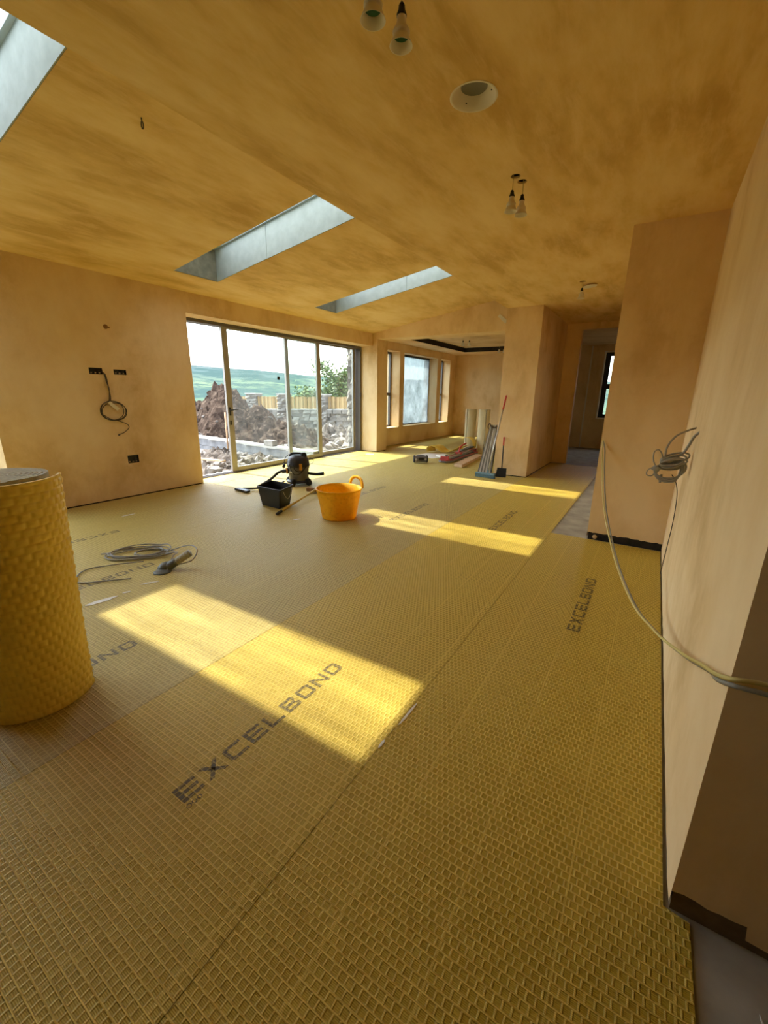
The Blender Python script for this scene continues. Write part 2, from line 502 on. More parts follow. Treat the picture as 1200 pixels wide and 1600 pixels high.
for q in ((-5.9,-5.89,10.6,14.5), (-3.11,-3.1,10.6,14.5), (-5.9,-3.1,10.6,10.61), (-5.9,-3.1,14.49,14.5)): b.box(*q, 2.911, 3.06)
b.build('recess_edge', 'dark_core', ca)
B().box(-5.9, -3.1, 10.6, 14.5, 3.05, 3.2).build('recess_panel', 'plaster', ca)
B().box(-7.15, -2.3, 9.8, 15.7, 3.21, 3.4).build('roof_deck', 'dark_core', ca)

# passage and the dark room behind it
struct(B().box(-1.9, -1.59, 10.4, 10.55, 0, 3.0).box(-1.59, -.43, 10.4, 10.55, 2.87, 3.0).box(-.43, 1.8, 10.4, 10.55, 0, 3.0).build('wall_passage', 'plaster'), 'plastered doorway wall at the end of the dark passage', 'wall')
W4 = (-1.45, -.2, .90, 2.72)
b = B().box(-2.4, W4[0], 14.1, 14.4, 0, 3.2).box(W4[1], 1.9, 14.1, 14.4, 0, 3.2).box(W4[0], W4[1], 14.1, 14.4, 0, W4[2]).box(W4[0], W4[1], 14.1, 14.4, W4[3], 3.2)
we = struct(b.build('wall_passage_end', 'plaster'), 'dark wall with a window seen through the passage', 'wall')
B().box(-1.835, -1.80, 14.09, 14.1, .02, 2.9).build('corner_bead', 'paper_white', we)
struct(B().box(1.7, 1.9, 10.5, 14.2, 0, 3.2).build('wall_passage_side', 'plaster'), 'side wall of the room behind the passage', 'wall')
struct(B().box(-2.45, 1.9, 10.5, 14.4, 2.93, 3.2).build('ceiling_passage', 'plaster'), 'ceiling of the dark room behind the passage', 'ceiling')

# flat ceiling with its cut-outs
HOLES = [(-1.063,2.52,.115,32), (-1.08,1.60,.035,16), (-1.08,1.80,.035,16), (-1.105,3.46,.035,16), (-1.085,3.56,.035,16), (-1.115,6.77,.04,16)]
b = B()
b.holed(rect(XF, 7.4, -8.1, 10.5), [circle(x, y, r, n) for x, y, r, n in HOLES], lambda a, c: (a, c, 3.0))
for x, y, r, n in HOLES:
    b.lathe([(r,3.0),(r,3.014)], (x,y,0), n, cap=False)
b.add([(XF,-8.1,3.0),(XF,9.4,3.0),(XF,9.4,4.2),(XF,-8.1,4.2)], [(0,1,2,3)])
cf = struct(b.build('ceiling', 'plaster_ceiling', recalc=False), 'flat streaky plastered ceiling over the right side', 'ceiling')
B().box(XF+.01, 7.4, -8.1, 10.5, 3.2, 3.4).box(XF+.01, XF+.1, -8.1, 9.4, 3.4, 4.2).build('roof_deck', 'dark_core', cf)

# vaulted ceiling with three roof windows
TH = .52
b = B()
out = rect(XO, XF, -8.1, 9.40)
hs = [rect(SKY_X[0], SKY_X[1], y0, y1) for y0, y1 in SKY_Y]
b.holed(out, hs, lambda a, c: (a, c, zc(a)))
cs = struct(b.build('ceiling_slope', 'plaster_ceiling', recalc=False), 'sloping plastered ceiling over the sliding door side', 'ceiling')
b = B(); b.holed(out, hs, lambda a, c: (a, c, zc(a) + TH))
b.box(XO, XO+.02, -8.1, 9.4, 2.8, 3.5)
b.build('roof_deck', 'dark_core', cs)
for i, (y0, y1) in enumerate(SKY_Y):
    x0, x1 = SKY_X
    nm = ['nearest, cut by the top left corner of the view', 'in the middle of the three', 'farthest, nearest the cross beam'][i]
    w = struct(empty('window_%d' % (i+1), (x0, y0, zc(x0))), 'long roof window in the sloping ceiling, ' + nm, 'roof window')
    t = .012; k = .40
    def lin(xa, xb, ya, yb, m='board_grey'):
        B().hexa([(xa,ya,zc(xa)+.002),(xb,ya,zc(xb)+.002),(xb,yb,zc(xb)+.002),(xa,yb,zc(xa)+.002),(xa,ya,zc(xa)+k),(xb,ya,zc(xb)+k),(xb,yb,zc(xb)+k),(xa,yb,zc(xa)+k)]).build('lining_panel', m, w)
    # sides made of two boards each, with a joint between them
    xm = x0 + 1.05 if i != 2 else x0 + 1.6
    for ya, yb in ((y0, y0+t), (y1-t, y1)):
        lin(x0, xm-.002, ya, yb); lin(xm+.002, x1, ya + (.003 if ya == y1-t else 0), yb)
    lin(x0, x0+t, y0+t, y1-t, 'board_shaded'); lin(x1-t, x1, y0+t, y1-t)  # shade on the low end panel is painted in with a darker brownish board
    b = B()
    def ring(xa, xb, ya, yb, za, zb):
        b.hexa([(xa,ya,zc(xa)+za),(xb,ya,zc(xb)+za),(xb,yb,zc(xb)+za),(xa,yb,zc(xa)+za),(xa,ya,zc(xa)+zb),(xb,ya,zc(xb)+zb),(xb,yb,zc(xb)+zb),(xa,yb,zc(xa)+zb)])
    e = .045; k2 = TH + .04
    ring(x0-.03, x0+.17, y0-.03, y1+.03, k, k2); ring(x1-.04, x1+.03, y0-.03, y1+.03, k, k2)
    ring(x0+.17, x1-.04, y0-.03, y0+e, k, k2); ring(x0+.17, x1-.04, y1-e, y1+.03, k, k2)
    b.build('roof_frame', 'kerb_white', w)
    B().hexa([(xa, ya, zc(xa)+z) for z in (k2-.03, k2-.022) for xa, ya in ((x0+.17,y0+e),(x1-.04,y0+e),(x1-.04,y1-e),(x0+.17,y1-e))]).build('pane', 'glass_roof', w)

# ------------------------------------------------------------------ sliding door and windows
def leaf(parent, name, xc, y0, y1, z0, z1, sw, mat, handle=False):
    th = .05
    b = B().box(xc-th/2, xc+th/2, y0, y0+sw, z0, z1).box(xc-th/2, xc+th/2, y1-sw, y1, z0, z1)
    b.box(xc-th/2, xc+th/2, y0+sw, y1-sw, z0, z0+.085).box(xc-th/2, xc+th/2, y0+sw, y1-sw, z1-.07, z1)
    o = b.build(name, mat, parent, (xc, y0, z0), bevel=.004)
    B().box(xc-.012, xc+.012, y0+sw, y1-sw, z0+.085, z1-.07).build('pane', 'glass_door', o)
    if handle:
        h = B().box(xc+th/2, xc+th/2+.012, y0+.03, y0+.06, 1.07, 1.22)
        h.tube([(xc+th/2, y0+.045, 1.17), (xc+th/2+.055, y0+.045, 1.17), (xc+th/2+.06, y0+.08, 1.172), (xc+th/2+.06, y0+.20, 1.185)], .010, 8)
        h.box(xc+th/2, xc+th/2+.010, y0+.03, y0+.06, .90, .98)
        h.build('handle', 'black_plastic', o)
        B().box(xc+.013, xc+.016, 6.455, 6.52, 1.745, 1.81).build('sticker', 'black_plastic', o)
    return o
d1 = struct(empty('door_1', (-6.74, D1[0], 0)), 'wide sliding glass door standing partly open onto the building site', 'door')
b = B().box(-6.85, -6.64, D1[0], D1[1], 2.60, 2.65).box(-6.85, -6.64, D1[0], D1[0]+.03, 0, 2.6)
b.box(-6.85, -6.64, D1[1]-.07, D1[1]-.001, 0, 2.6)
b.box(-6.86, -6.63, D1[0], D1[1], -.03, .012)
b.box(-6.745, -6.735, D1[0], D1[1], .012, .022).box(-6.665, -6.655, D1[0], D1[1], .012, .022)
b.build('door_frame', 'frame_grey', d1)
leaf(d1, 'sliding_leaf', -6.70, 5.17, 7.80, .018, 2.64, .12, 'frame_metal', True)
leaf(d1, 'fixed_leaf', -6.79, 6.79, D1[1]-.10, .018, 2.64, .095, 'frame_metal')
h = B().box(-6.64, -6.61, 9.30, 9.325, 1.42, 1.50).build('keeper', 'black_plastic', d1)
d2 = struct(empty('door_2', (-6.74, D2[0], 0)), 'second glass door opening in the left wall beside the big mat roll', 'door')
b = B().box(-6.85, -6.64, D2[0], D2[1], 2.60, 2.65).box(-6.85, -6.64, D2[0], D2[0]+.06, 0, 2.6).box(-6.85, -6.64, D2[1]-.06, D2[1], 0, 2.6).box(-6.86, -6.63, D2[0], D2[1], -.03, .012)
b.build('door_frame', 'frame_grey', d2)
leaf(d2, 'fixed_leaf', -6.75, D2[0]+.06, D2[1]-.06, .02, 2.6, .08, 'frame_metal')

def window(n, x, y0, y1, z0, z1, film, label):
    w = struct(empty('window_%d' % n, (x, y0, z0)), label, 'window')
    fw = .055
    b = B().box(x-.07, x, y0, y0+fw, z0, z1).box(x-.07, x, y1-fw, y1, z0, z1).box(x-.07, x, y0+fw, y1-fw, z0, z0+fw).box(x-.07, x, y0+fw, y1-fw, z1-fw, z1)
    if not film: b.box(x-.065, x+.005, y0+fw, y1-fw, 1.45, 1.53)
    b.build('window_frame', 'frame_grey', w)
    B().box(x-.045, x-.033, y0+fw, y1-fw, z0+fw, z1-fw).build('pane', 'glass_door', w)
    if film:
        # wrinkled protective sheet taped over the glass
        f = B(); nx, nz = 46, 44; vs = []; fs = []
        for i in range(nx+1):
            for j in range(nz+1):
                yy = y0+.03 + (y1-y0-.06)*i/nx; zz = z0+.03 + (z1-z0-.06)*j/nz
                q = noise.fractal(Vector((yy*2.1, zz*1.1, 3.3)), .7, 2.2, 4)
                vs.append((x+.012+.018*q, yy, zz))
        for i in range(nx):
            for j in range(nz):
                a = i*(nz+1)+j; fs.append((a, a+nz+1, a+nz+2, a+1))
        f.add(vs, fs, True); f.build('protective_film', 'glass_film', w, recalc=False)
    s = B().box(x, AX+.012, y0-.005, y1+.005, z0-.02, z0+.006); s.build('sill_board', 'plaster', w)
window(4, -6.92, *WY[0], *WZ, False, 'narrow window nearest the beam in the far room')
window(5, -6.94, *WY[1], *WZ, True, 'wide window in the far room covered with wrinkled film')
window(6, -6.90, *WY[2], *WZ, False, 'narrow window nearest the end wall of the far room')
w = struct(empty('window_7', (W4[0], 14.25, W4[2])), 'dark framed window seen at the end of the passage', 'window')
b = B(); x0, x1, z0, z1 = W4
b.box(x0, x0+.13, 14.18, 14.26, z0, z1).box(x1-.09, x1, 14.18, 14.26, z0, z1).box(x0+.13, x1-.09, 14.18, 14.26, z0, z0+.10).box(x0+.13, x1-.09, 14.18, 14.26, z1-.10, z1).box(x0+.13, x1-.09, 14.17, 14.27, 1.72, 1.86)
b.build('window_frame', 'frame_dark', w)
B().box(x0+.10, x1-.09, 14.21, 14.222, z0+.09, z1-.09).build('pane', 'glass_door', w)
b = B().box(x0-.035, x0, 14.085, 14.1, z0-.03, z1+.03).box(x0, x1, 14.085, 14.1, z0-.035, z0).box(x0, x1, 14.085, 14.1, z1, z1+.035)
b.build('edge_bead', 'paper_white', w)
# ------------------------------------------------------------------ outside
def fb(x, y, s, o=5): return noise.fractal(Vector((x*s, y*s, 1.7)), 1.0, 2.0, o)
def ground_z(x, y):
    d = math.hypot(x, y)
    z = -.20 + .10*fb(x, y, .45) + .05*fb(x, y, 1.9)
    if d > 22: z -= (d-22)*.12
    return z
vs = []; fs = []; nx, ny = 150, 150
for i in range(nx+1):
    x = -6.87 - 55*(i/nx)**1.7
    for j in range(ny+1):
        y = -18 + 70*(j/ny)
        vs.append((x, y, ground_z(x, y)))
for i in range(nx):
    for j in range(ny):
        a = i*(ny+1)+j; fs.append((a, a+1, a+ny+2, a+ny+1))
struct(B().add(vs, fs, True).build('ground', 'ground_rubble', recalc=False), 'stony rubble ground of the building site outside', 'ground')

# hillside across the valley
EL = [(100,.028),(129,.0307),(134.3,.0372),(138.5,.0434),(142.3,.0468),(146.5,.0506),(155,.058),(180,.065),(260,.06)]
def el(a):
    for (a0, e0), (a1, e1) in zip(EL, EL[1:]):
        if a <= a1: return e0 + (e1-e0)*max(0, (a-a0)/(a1-a0))
    return EL[-1][1]
vs = []; fs = []; na, nr = 220, 46
for i in range(na+1):
    a = 95 + 150*i/na
    for j in range(nr+1):
        r = 70 + 830*(j/nr)**1.25
        t = max(0, min(1, (r-150)/550)); t = t*t*(3-2*t)
        z = -9 + (el(a)*700 + 10.5)*t + 4.5*t*fb(r*.9, a*4.5, .012)*(1 if t < .93 else .4)
        if r > 720: z -= (r-720)*.12
        vs.append((r*math.cos(math.radians(a)), r*math.sin(math.radians(a)), z))
for i in range(na):
    for j in range(nr):
        q = i*(nr+1)+j; fs.append((q, q+1, q+nr+2, q+nr+1))
struct(B().add(vs, fs, True).build('hillside', 'hill', recalc=False), 'green wooded hillside across the valley', 'hill')

def lwp(x): return 8.03 + (x + 11.81)*(-.53/5.0)      # line of the low block wall
MOUND = [(-13.2,9.76,2.30,2.5,2.5), (-14.4,9.75,1.70,2.8,2.6), (-11.9,10.4,1.35,2.2,2.2), (-10.7,10.6,.95,2.0,1.9)]
def heap_h(x, y, peaks, side=0):
    h = max(pk[2]*max(0, 1 - (math.hypot((x-pk[0])/pk[3], (y-pk[1])/pk[4]))**1.15) for pk in peaks)
    if side: h *= max(0, min(1, (side*(y - lwp(x)) - (.28 if side > 0 else .1))/(1.5 if side > 0 else .45)))**.7
    return h
# heap of dug earth
def heap(name, label, c, peaks, R, mat, n=90, side=0):
    vs = []; fs = []
    for i in range(n+1):
        for j in range(n+1):
            x = c[0] + R[0]*(2*i/n-1); y = c[1] + R[1]*(2*j/n-1)
            h = heap_h(x, y, peaks, side)
            k = min(1, h*2.2)
            z = -.5 + h + k*(.22*fb(x, y, 1.3) + .22*abs(fb(x+7, y, 2.6)) + .15*fb(x, y+3, 6.5) + .10*abs(fb(x+2, y, 12)))
            vs.append((x + k*.10*fb(x, y, 2.2), y + k*.10*fb(y, x, 2.2), z if h > 0 else -.6))
    for i in range(n):
        for j in range(n):
            a = i*(n+1)+j; fs.append((a, a+n+1, a+n+2, a+1))
    return tag(B().add(vs, fs, False).build(name, mat, origin=(c[0], c[1], -.5)), label, 'soil heap')
heap('earth_mound', 'tall heap of dark dug earth outside the open door leaf', (-12.9, 9.9),
     MOUND, (4.9, 4.4), 'earth_brown', 120, 1)
heap('rubble_heap', 'low pale heap of spoil in front of the stone wall', (-11.2, 12.9),
     [(-12.4,12.6,.75,2.4,1.5), (-10.6,13.0,.70,2.2,1.6), (-9.4,13.2,.65,1.9,1.6)], (4.2, 2.4), 'ground_rubble', 90)
heap('spoil_heap', 'low heap of pale rubble just outside the sliding leaf', (-8.7, 6.5),
     [(-8.9,6.5,.50,1.7,1.0), (-8.2,7.0,.45,1.2,.8), (-9.9,6.2,.42,1.4,1.1)], (2.0, 1.5), 'ground_rubble', 60, -1)

# broken stones, each one lifted separately
def rock(seed, mat):
    bm = bmesh.new(); bmesh.ops.create_icosphere(bm, subdivisions=1 if seed % 2 else 2, radius=1)
    for v in bm.verts:
        q = noise.noise(v.co*1.3 + Vector((seed*5.1, seed, 0)))
        v.co *= 1 + .75*q
        v.co.z *= .75
        if v.co.x > .6: v.co.x = .6 + (v.co.x-.6)*.25
        if v.co.z > .4: v.co.z = .4 + (v.co.z-.4)*.3 + v.co.x*.25
        if v.co.y < -.55: v.co.y = -.55 + (v.co.y+.55)*.2
    me = bpy.data.meshes.new('broken_stone'); bm.to_mesh(me); bm.free(); me.materials.append(MAT[mat]); return me
rocks = [rock(k, ['rubble_pale', 'stone_b', 'stone_a', 'rubble_pale'][k]) for k in range(4)]
erocks = [rock(k+9, ['stone_c', 'earth_brown', 'earth_brown'][k]) for k in range(3)]
def strew(n, fn, meshes, sz, label, group):
    for k in range(n):
        x, y, z = fn()
        o = bpy.data.objects.new('broken_stone', random.choice(meshes)); COL.objects.link(o)
        s = random.uniform(*sz); o.location = (x, y, z); o.scale = (s*random.uniform(.8,1.5), s, s*random.uniform(.7,1.1))
        o.rotation_euler = (random.uniform(-.9,.9), random.uniform(-.9,.9), random.uniform(0,6.3))
        tag(o, label, 'stone', group)
def near_spot():
    while True:
        x = random.uniform(-10.5,-7.1); t = random.uniform(.62, 1.0); y = -x*t
        if y < lwp(x) - .30 or y > lwp(x) + .5: break
    z = ground_z(x, y) + .05
    h = max(p[2]*max(0, 1-math.hypot((x-p[0])/p[3], (y-p[1])/p[4])**1.15) for p in [(-8.9,6.5,.50,1.7,1.0), (-8.2,7.0,.45,1.2,.8), (-9.9,6.2,.42,1.4,1.1)])
    return x, y, max(z, -.5+h+.06)
strew(90, near_spot, rocks, (.05,.16), 'pale broken stone lying in the rubble just outside the open sliding door', 'stones outside the door')
def mound_spot():
    pk = random.choice(MOUND[:3])
    a = random.uniform(PI*.9, PI*2.1); q = random.uniform(.1,.8)
    x = pk[0] + pk[3]*q*math.cos(a); y = max(pk[1] + pk[4]*q*math.sin(a), lwp(x) + .6)
    return x, y, -.5 + heap_h(x, y, MOUND, 1) + .10
strew(60, mound_spot, erocks, (.04,.13), 'dark clod or stone lying on the tall earth heap', 'clods on the earth heap')
def back_spot():
    x = random.uniform(-12.5,-8.2); y = random.uniform(10.3, 13.6); 
    h = max(p[2]*max(0, 1-math.hypot((x-p[0])/p[3], (y-p[1])/p[4])**1.15) for p in [(-12.4,12.6,.75,2.4,1.5), (-10.6,13.0,.70,2.2,1.6), (-9.4,13.2,.65,1.9,1.6)])
    return x, y, max(ground_z(x, y), -.5+h) + .06
strew(70, back_spot, rocks, (.06,.2), 'grey broken stone strewn before the boundary wall under the fence', 'stones before the boundary wall')

# low block wall running out from the house
lw = thing('low_block_wall', 'low grey block wall with pale capping crossing the rubble outside', 'wall', (-9.5, 7.7, -.25))
k = 0
blk = None
for row in range(2):
    x = -14.6 + (.22 if row else 0)
    while x < -7.0:
        y = lwp(x+.22)
        bb = B().box(x, x+.43, y, y+.20, -.30+row*.20, -.30+row*.20+.19)
        bb.build('block', 'block_face', lw, (x, y, -.3)); x += .44
x = -14.8
while x < -6.95:
    y = lwp(x+.45); bb = B().box(x, x+.89, y-.03, y+.24, .10, .152); bb.build('capping', 'coping', lw, (x, y, .1)); x += .9
o = B().box(-8.52, -8.2, 7.62, 7.80, .155, .30).build('loose_block', 'rubble_pale', origin=(-8.36,7.7,.155), bevel=.01); tag(o, 'pale loose block standing on the low wall outside', 'block')
o = B().tube([(-9.95,7.6,-.1), (-9.97,7.62,.95)], .022, 8).build('marker_stake', 'timber', origin=(-9.95,7.6,-.1)); tag(o, 'thin pale stake standing by the earth heap outside', 'stake')
o = B().bar((-9.0,5.95,-.02), (-7.9,5.9,.02), .10, .03).build('loose_plank', 'timber', origin=(-8.5,5.9,-.02)); tag(o, 'loose timber plank lying in the rubble outside the open door', 'plank')

# boundary wall with stone piers and paling fence
PA = Vector((-17.6, 14.1, 0)); PB = Vector((-10.2, 15.6, 0)); FD = (PB-PA).normalized(); FN = Vector((-FD.y, FD.x, 0))
def fp(s, off, z): p = PA + FD*s + FN*off; return Vector((p.x, p.y, z))
def wtop(s): return .63 + s*.024
def pbox(s0, s1, o0, o1, z0, z1, bb=None):
    bb = bb or B(); return bb.hexa([fp(s0,o0,z0), fp(s1,o0,z0), fp(s1,o1,z0), fp(s0,o1,z0), fp(s0,o0,z1), fp(s1,o0,z1), fp(s1,o1,z1), fp(s0,o1,z1)])
L = (PB-PA).length
bw = thing('boundary_wall', 'rough stone boundary wall below the timber fence', 'wall', fp(3, 0, -.6))
stm = []
for k in range(5):
    bm_ = B().box(-.5,.5,-.5,.5,-.5,.5)
    for v in bm_.v: v += Vector((random.uniform(-.09,.09), random.uniform(-.12,.12), random.uniform(-.09,.09)))
    o = bm_.build('stone', ['stone_a','stone_b','stone_c','stone_b','stone_a'][k]); stm.append(o.data); bpy.data.objects.remove(o)
ang = math.atan2(FD.y, FD.x)
def stone(parent, c, size, rz, jit=.01):
    o = bpy.data.objects.new('stone', random.choice(stm)); COL.objects.link(o); o.parent = parent
    o.location = Vector(c) - world_loc(parent) + Vector((random.uniform(-jit,jit), random.uniform(-jit,jit), 0))
    o.scale = size; o.rotation_euler = (0, 0, rz)
s = 0
nrow = 7
for row in range(nrow):
    s = random.uniform(0, .2)
    while s < L:
        w = random.uniform(.22,.5); z1 = wtop(s+w/2)
        hh = (z1+.35)/nrow
        stone(bw, fp(s+w/2, .15, -.35 + hh*(row+.5)), (w*.98, .34, hh*1.0), ang, .03); s += w
pbox(0, L, .05, .33, -.6, .55).build('wall_core', 'stone_c', bw)
s = 0
while s < L:
    pbox(s, min(L, s+.58), -.04, .34, wtop(s+.3), wtop(s+.3)+.045).build('capping', 'coping', bw); s += .6
piers = [(.75,1.30), (2.52,2.98), (4.75,5.12), (6.7,7.1)]
PN = ['leftmost, just beside the earth heap', 'second from the earth heap', 'third from the earth heap', 'last before the tree']
for (s0, s1), nme in zip(piers, PN):
    pr_ = thing('stone_pier', 'squat stone fence pier, ' + nme, 'pier', fp((s0+s1)/2, .15, -.4), 'fence piers')
    pbox(s0+.03, s1-.03, -.07, .37, -.4, 1.36).build('pier_core', 'stone_c', pr_)
    for q in range(11):
        z = .30 + q*.105; m = random.uniform(.35,.65); sm_ = s0 + (s1-s0)*m
        for a, c in ((s0, sm_), (sm_, s1)): stone(pr_, fp((a+c)/2, .13, z), ((c-a)*1.0, .48, .10), ang, .008)
    pbox(s0-.03, s1+.03, -.14, .40, 1.40, 1.45).build('pier_cap', 'coping', pr_)
bay = [(0,.75), (1.30,2.52), (2.98,4.75), (5.12,6.7)]
BN = ['half hidden by the earth heap', 'between the first and second stone pier', 'behind the overlapping glass of the sliding door', 'seen through the fixed glass below the tree']
palm = []
for k in range(3):
    pal = B().box(-.05,.05,-.011,.011,0,1).build('paling', ['fence_wood','fence_wood_dark','fence_wood_pale'][k]); palm.append(pal.data); bpy.data.objects.remove(pal)
for (s0, s1), nme in zip(bay, BN):
    fn_ = thing('fence_panel', 'upright timber paling fence panel ' + nme, 'fence', fp((s0+s1)/2, .1, .6), 'paling fence panels')
    n = max(3, round((s1-s0)/.115))
    for q in range(n):
        s = s0 + (s1-s0)*(q+.5)/n
        o = bpy.data.objects.new('paling', palm[(q*7 + q//3) % 3]); COL.objects.link(o); o.parent = fn_
        zt = 1.27 + s*.012 + random.uniform(-.012,.012); zb = wtop(s)+.06
        o.location = fp(s, .07 + .022*(q % 2), zb) - world_loc(fn_); o.scale = (1, 1, zt-zb); o.rotation_euler = (0, random.uniform(-.012,.012), ang)
    for z in (.85, 1.15): pbox(s0, s1, .10, .14, z, z+.06).build('fence_rail', 'fence_wood', fn_)

# stone quoin of the house beside the fixed leaf
qp = thing('stone_quoin', 'stone clad corner pier right beside the fixed door leaf', 'pier', (-7.0, 9.62, -.25))
B().box(-7.12, -6.87, 9.48, 9.80, -.25, 3.3).build('pier_core', 'stone_c', qp)
z = -.25
while z < 3.3:
    hh = random.uniform(.11,.2); m = random.uniform(.1,.19)
    for a, c in ((-7.15, -7.15+m), (-7.15+m, -6.87)):
        stone(qp, ((a+c)/2, 9.62, z+hh/2), ((c-a)*.98, .34, hh*.97), 0, .006)
    z += hh

# tree behind the fence
def tree(name, label, base, h, R, n, seed):
    rnd = random.Random(seed); base = Vector(base)
    t = thing(name, label, 'tree', base)
    tips = []
    tr = B(); top = base + Vector((.1, .1, h*.72))
    tr.tube([base, base + Vector((.05,0,h*.35)), top], .1, 8, rads=[.13,.10,.04])
    for k in range(16):
        a = rnd.uniform(0, 2*PI); z = rnd.uniform(.3,.75)*h; s0 = base + Vector((.05,.03,z))
        e = s0 + Vector((math.cos(a)*R*rnd.uniform(.4,.95), math.sin(a)*R*rnd.uniform(.4,.95), rnd.uniform(.15,.3)*h))
        tr.tube([s0, (s0+e)/2 + Vector((0,0,.12)), e], .03, 5, rads=[.045,.03,.012]); tips.append(e); tips.append((s0+e)/2)
    tr.build('trunk', 'bark', t)
    lf = B()
    for k in range(n):
        c = rnd.choice(tips) + Vector((rnd.gauss(0,.26), rnd.gauss(0,.26), rnd.gauss(0,.24)))*R/1.2
        d = Vector((rnd.uniform(-1,1), rnd.uniform(-1,1), rnd.uniform(-.7,.7))).normalized(); e = d.orthogonal().normalized()
        w = rnd.uniform(.05,.10); l = w*2.2
        lf.add([c, c+d*l*.5+e*w, c+d*l, c+d*l*.5-e*w], [(0,1,2,3)])
    o = lf.build('foliage', 'leaf', t, recalc=False); o['kind'] = 'stuff'
    return t
tree('garden_tree', 'leafy green tree rising behind the fence beside the stone quoin', (-17.6, 22.4, -1.2), 4.3, 1.5, 3800, 3)
tree('garden_bush', 'lower leafy bush behind the fence left of the tree', (-18.9, 21.6, -1.2), 2.9, 1.2, 3800, 5)
# ------------------------------------------------------------------ decoupling mats and their print
GLYPH = {
 'E': [[(0,0),(.2,0),(.2,1),(0,1)], [(.2,.8),(1,.8),(1,1),(.2,1)], [(.2,.4),(.95,.4),(.95,.6),(.2,.6)], [(.2,0),(1,0),(1,.2),(.2,.2)]],
 'X': [[(0,0),(.25,0),(1,1),(.75,1)], [(.75,0),(1,0),(.57,.573),(.445,.41)], [(0,1),(.25,1),(.555,.59),(.43,.427)]],
 'C': [[(0,.12),(.2,.2),(.2,.8),(0,.88)], [(0,.88),(.2,.8),(1,.8),(1,1),(.14,1)], [(.14,0),(1,0),(1,.2),(.2,.2),(0,.12)]],
 'L': [[(0,0),(.2,0),(.2,1),(0,1)], [(.2,0),(.95,0),(.95,.2),(.2,.2)]],
 'B': [[(0,0),(.2,0),(.2,1),(0,1)], [(.2,.8),(.78,.8),(.95,.9),(.88,1),(.2,1)], [(.2,.4),(.85,.4),(.85,.6),(.2,.6)], [(.2,0),(.9,0),(1,.12),(.8,.2),(.2,.2)], [(.78,.6),(.95,.6),(.95,.9),(.78,.8)], [(.8,.2),(1,.12),(1,.4),(.8,.4)]],
 'O': [[(0,.12),(.2,.2),(.2,.8),(0,.88)], [(.8,.2),(1,.12),(1,.88),(.8,.8)], [(0,.88),(.2,.8),(.8,.8),(1,.88),(.86,1),(.14,1)], [(.14,0),(.86,0),(1,.12),(.8,.2),(.2,.2),(0,.12)]],
 'N': [[(0,0),(.2,0),(.2,.72),(.2,1),(0,1)], [(.2,1),(.2,.72),(.8,0),(.8,.28)], [(.8,0),(1,0),(1,1),(.8,1)]],
 'D': [[(0,0),(.2,0),(.2,1),(0,1)], [(.2,.8),(.76,.8),(1,.84),(.84,1),(.2,1)], [(.2,0),(.84,0),(1,.16),(.76,.2),(.2,.2)], [(.76,.2),(1,.16),(1,.84),(.76,.8)]],
}
def lettering(parent, x, y0, direction, mat, hgt=.082, lw=.090, pitch=.111, extra=False):
    b = B()
    def put(u, v):
        return (x - direction*(v-.5)*hgt, y0 + direction*u, .0009)
    for i, ch in enumerate('EXCELBOND'):
        for poly in GLYPH[ch]:
            b.add([put(i*pitch + u*lw, v) for u, v in poly], [tuple(range(len(poly)))])
    if extra:
        for k in range(3):
            c = (.005 + k*.022, -.28); n = 10
            ring = [put(c[0] + r*.9*math.cos(2*PI*q/n), c[1] + r*12*math.sin(2*PI*q/n)) for r in (.011, .0065) for q in range(n)]
            b.add(ring, [(q, (q+1) % n, n+(q+1) % n, n+q) for q in range(n)])
    b.build('printed_lettering', mat, parent, recalc=False)
G = .0015
strips = [
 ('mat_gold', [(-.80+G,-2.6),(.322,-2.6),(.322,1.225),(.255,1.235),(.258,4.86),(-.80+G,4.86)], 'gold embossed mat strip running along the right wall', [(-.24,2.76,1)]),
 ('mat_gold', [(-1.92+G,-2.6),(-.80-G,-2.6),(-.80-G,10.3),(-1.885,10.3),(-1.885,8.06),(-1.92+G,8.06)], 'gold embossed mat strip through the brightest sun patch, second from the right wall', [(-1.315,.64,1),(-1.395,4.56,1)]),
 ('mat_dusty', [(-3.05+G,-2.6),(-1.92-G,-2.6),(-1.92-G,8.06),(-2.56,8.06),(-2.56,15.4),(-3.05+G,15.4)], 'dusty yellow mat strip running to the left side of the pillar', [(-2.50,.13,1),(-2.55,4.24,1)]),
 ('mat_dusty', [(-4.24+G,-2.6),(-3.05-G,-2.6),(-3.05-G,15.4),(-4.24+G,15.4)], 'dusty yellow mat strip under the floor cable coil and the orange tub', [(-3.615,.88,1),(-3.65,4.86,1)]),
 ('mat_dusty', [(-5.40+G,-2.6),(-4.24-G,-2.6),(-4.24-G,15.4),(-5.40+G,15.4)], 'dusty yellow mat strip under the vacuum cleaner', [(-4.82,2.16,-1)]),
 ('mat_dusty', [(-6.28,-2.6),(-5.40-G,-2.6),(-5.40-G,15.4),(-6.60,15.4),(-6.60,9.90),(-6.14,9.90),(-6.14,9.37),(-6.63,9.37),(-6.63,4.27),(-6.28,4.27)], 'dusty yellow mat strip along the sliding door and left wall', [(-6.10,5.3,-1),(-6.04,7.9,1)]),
]
for i, (m, poly, lab, txt) in enumerate(strips):
    o = B().prism(poly, -.0065, 0).build('mat_strip', m); tag(o, lab, 'floor mat', 'floor mat strips')
    for q, (x, y, d) in enumerate(txt):
        lettering(o, x, y, d, 'mat_print' if m == 'mat_gold' else 'mat_print_dusty', extra=(i == 1 and q == 0))

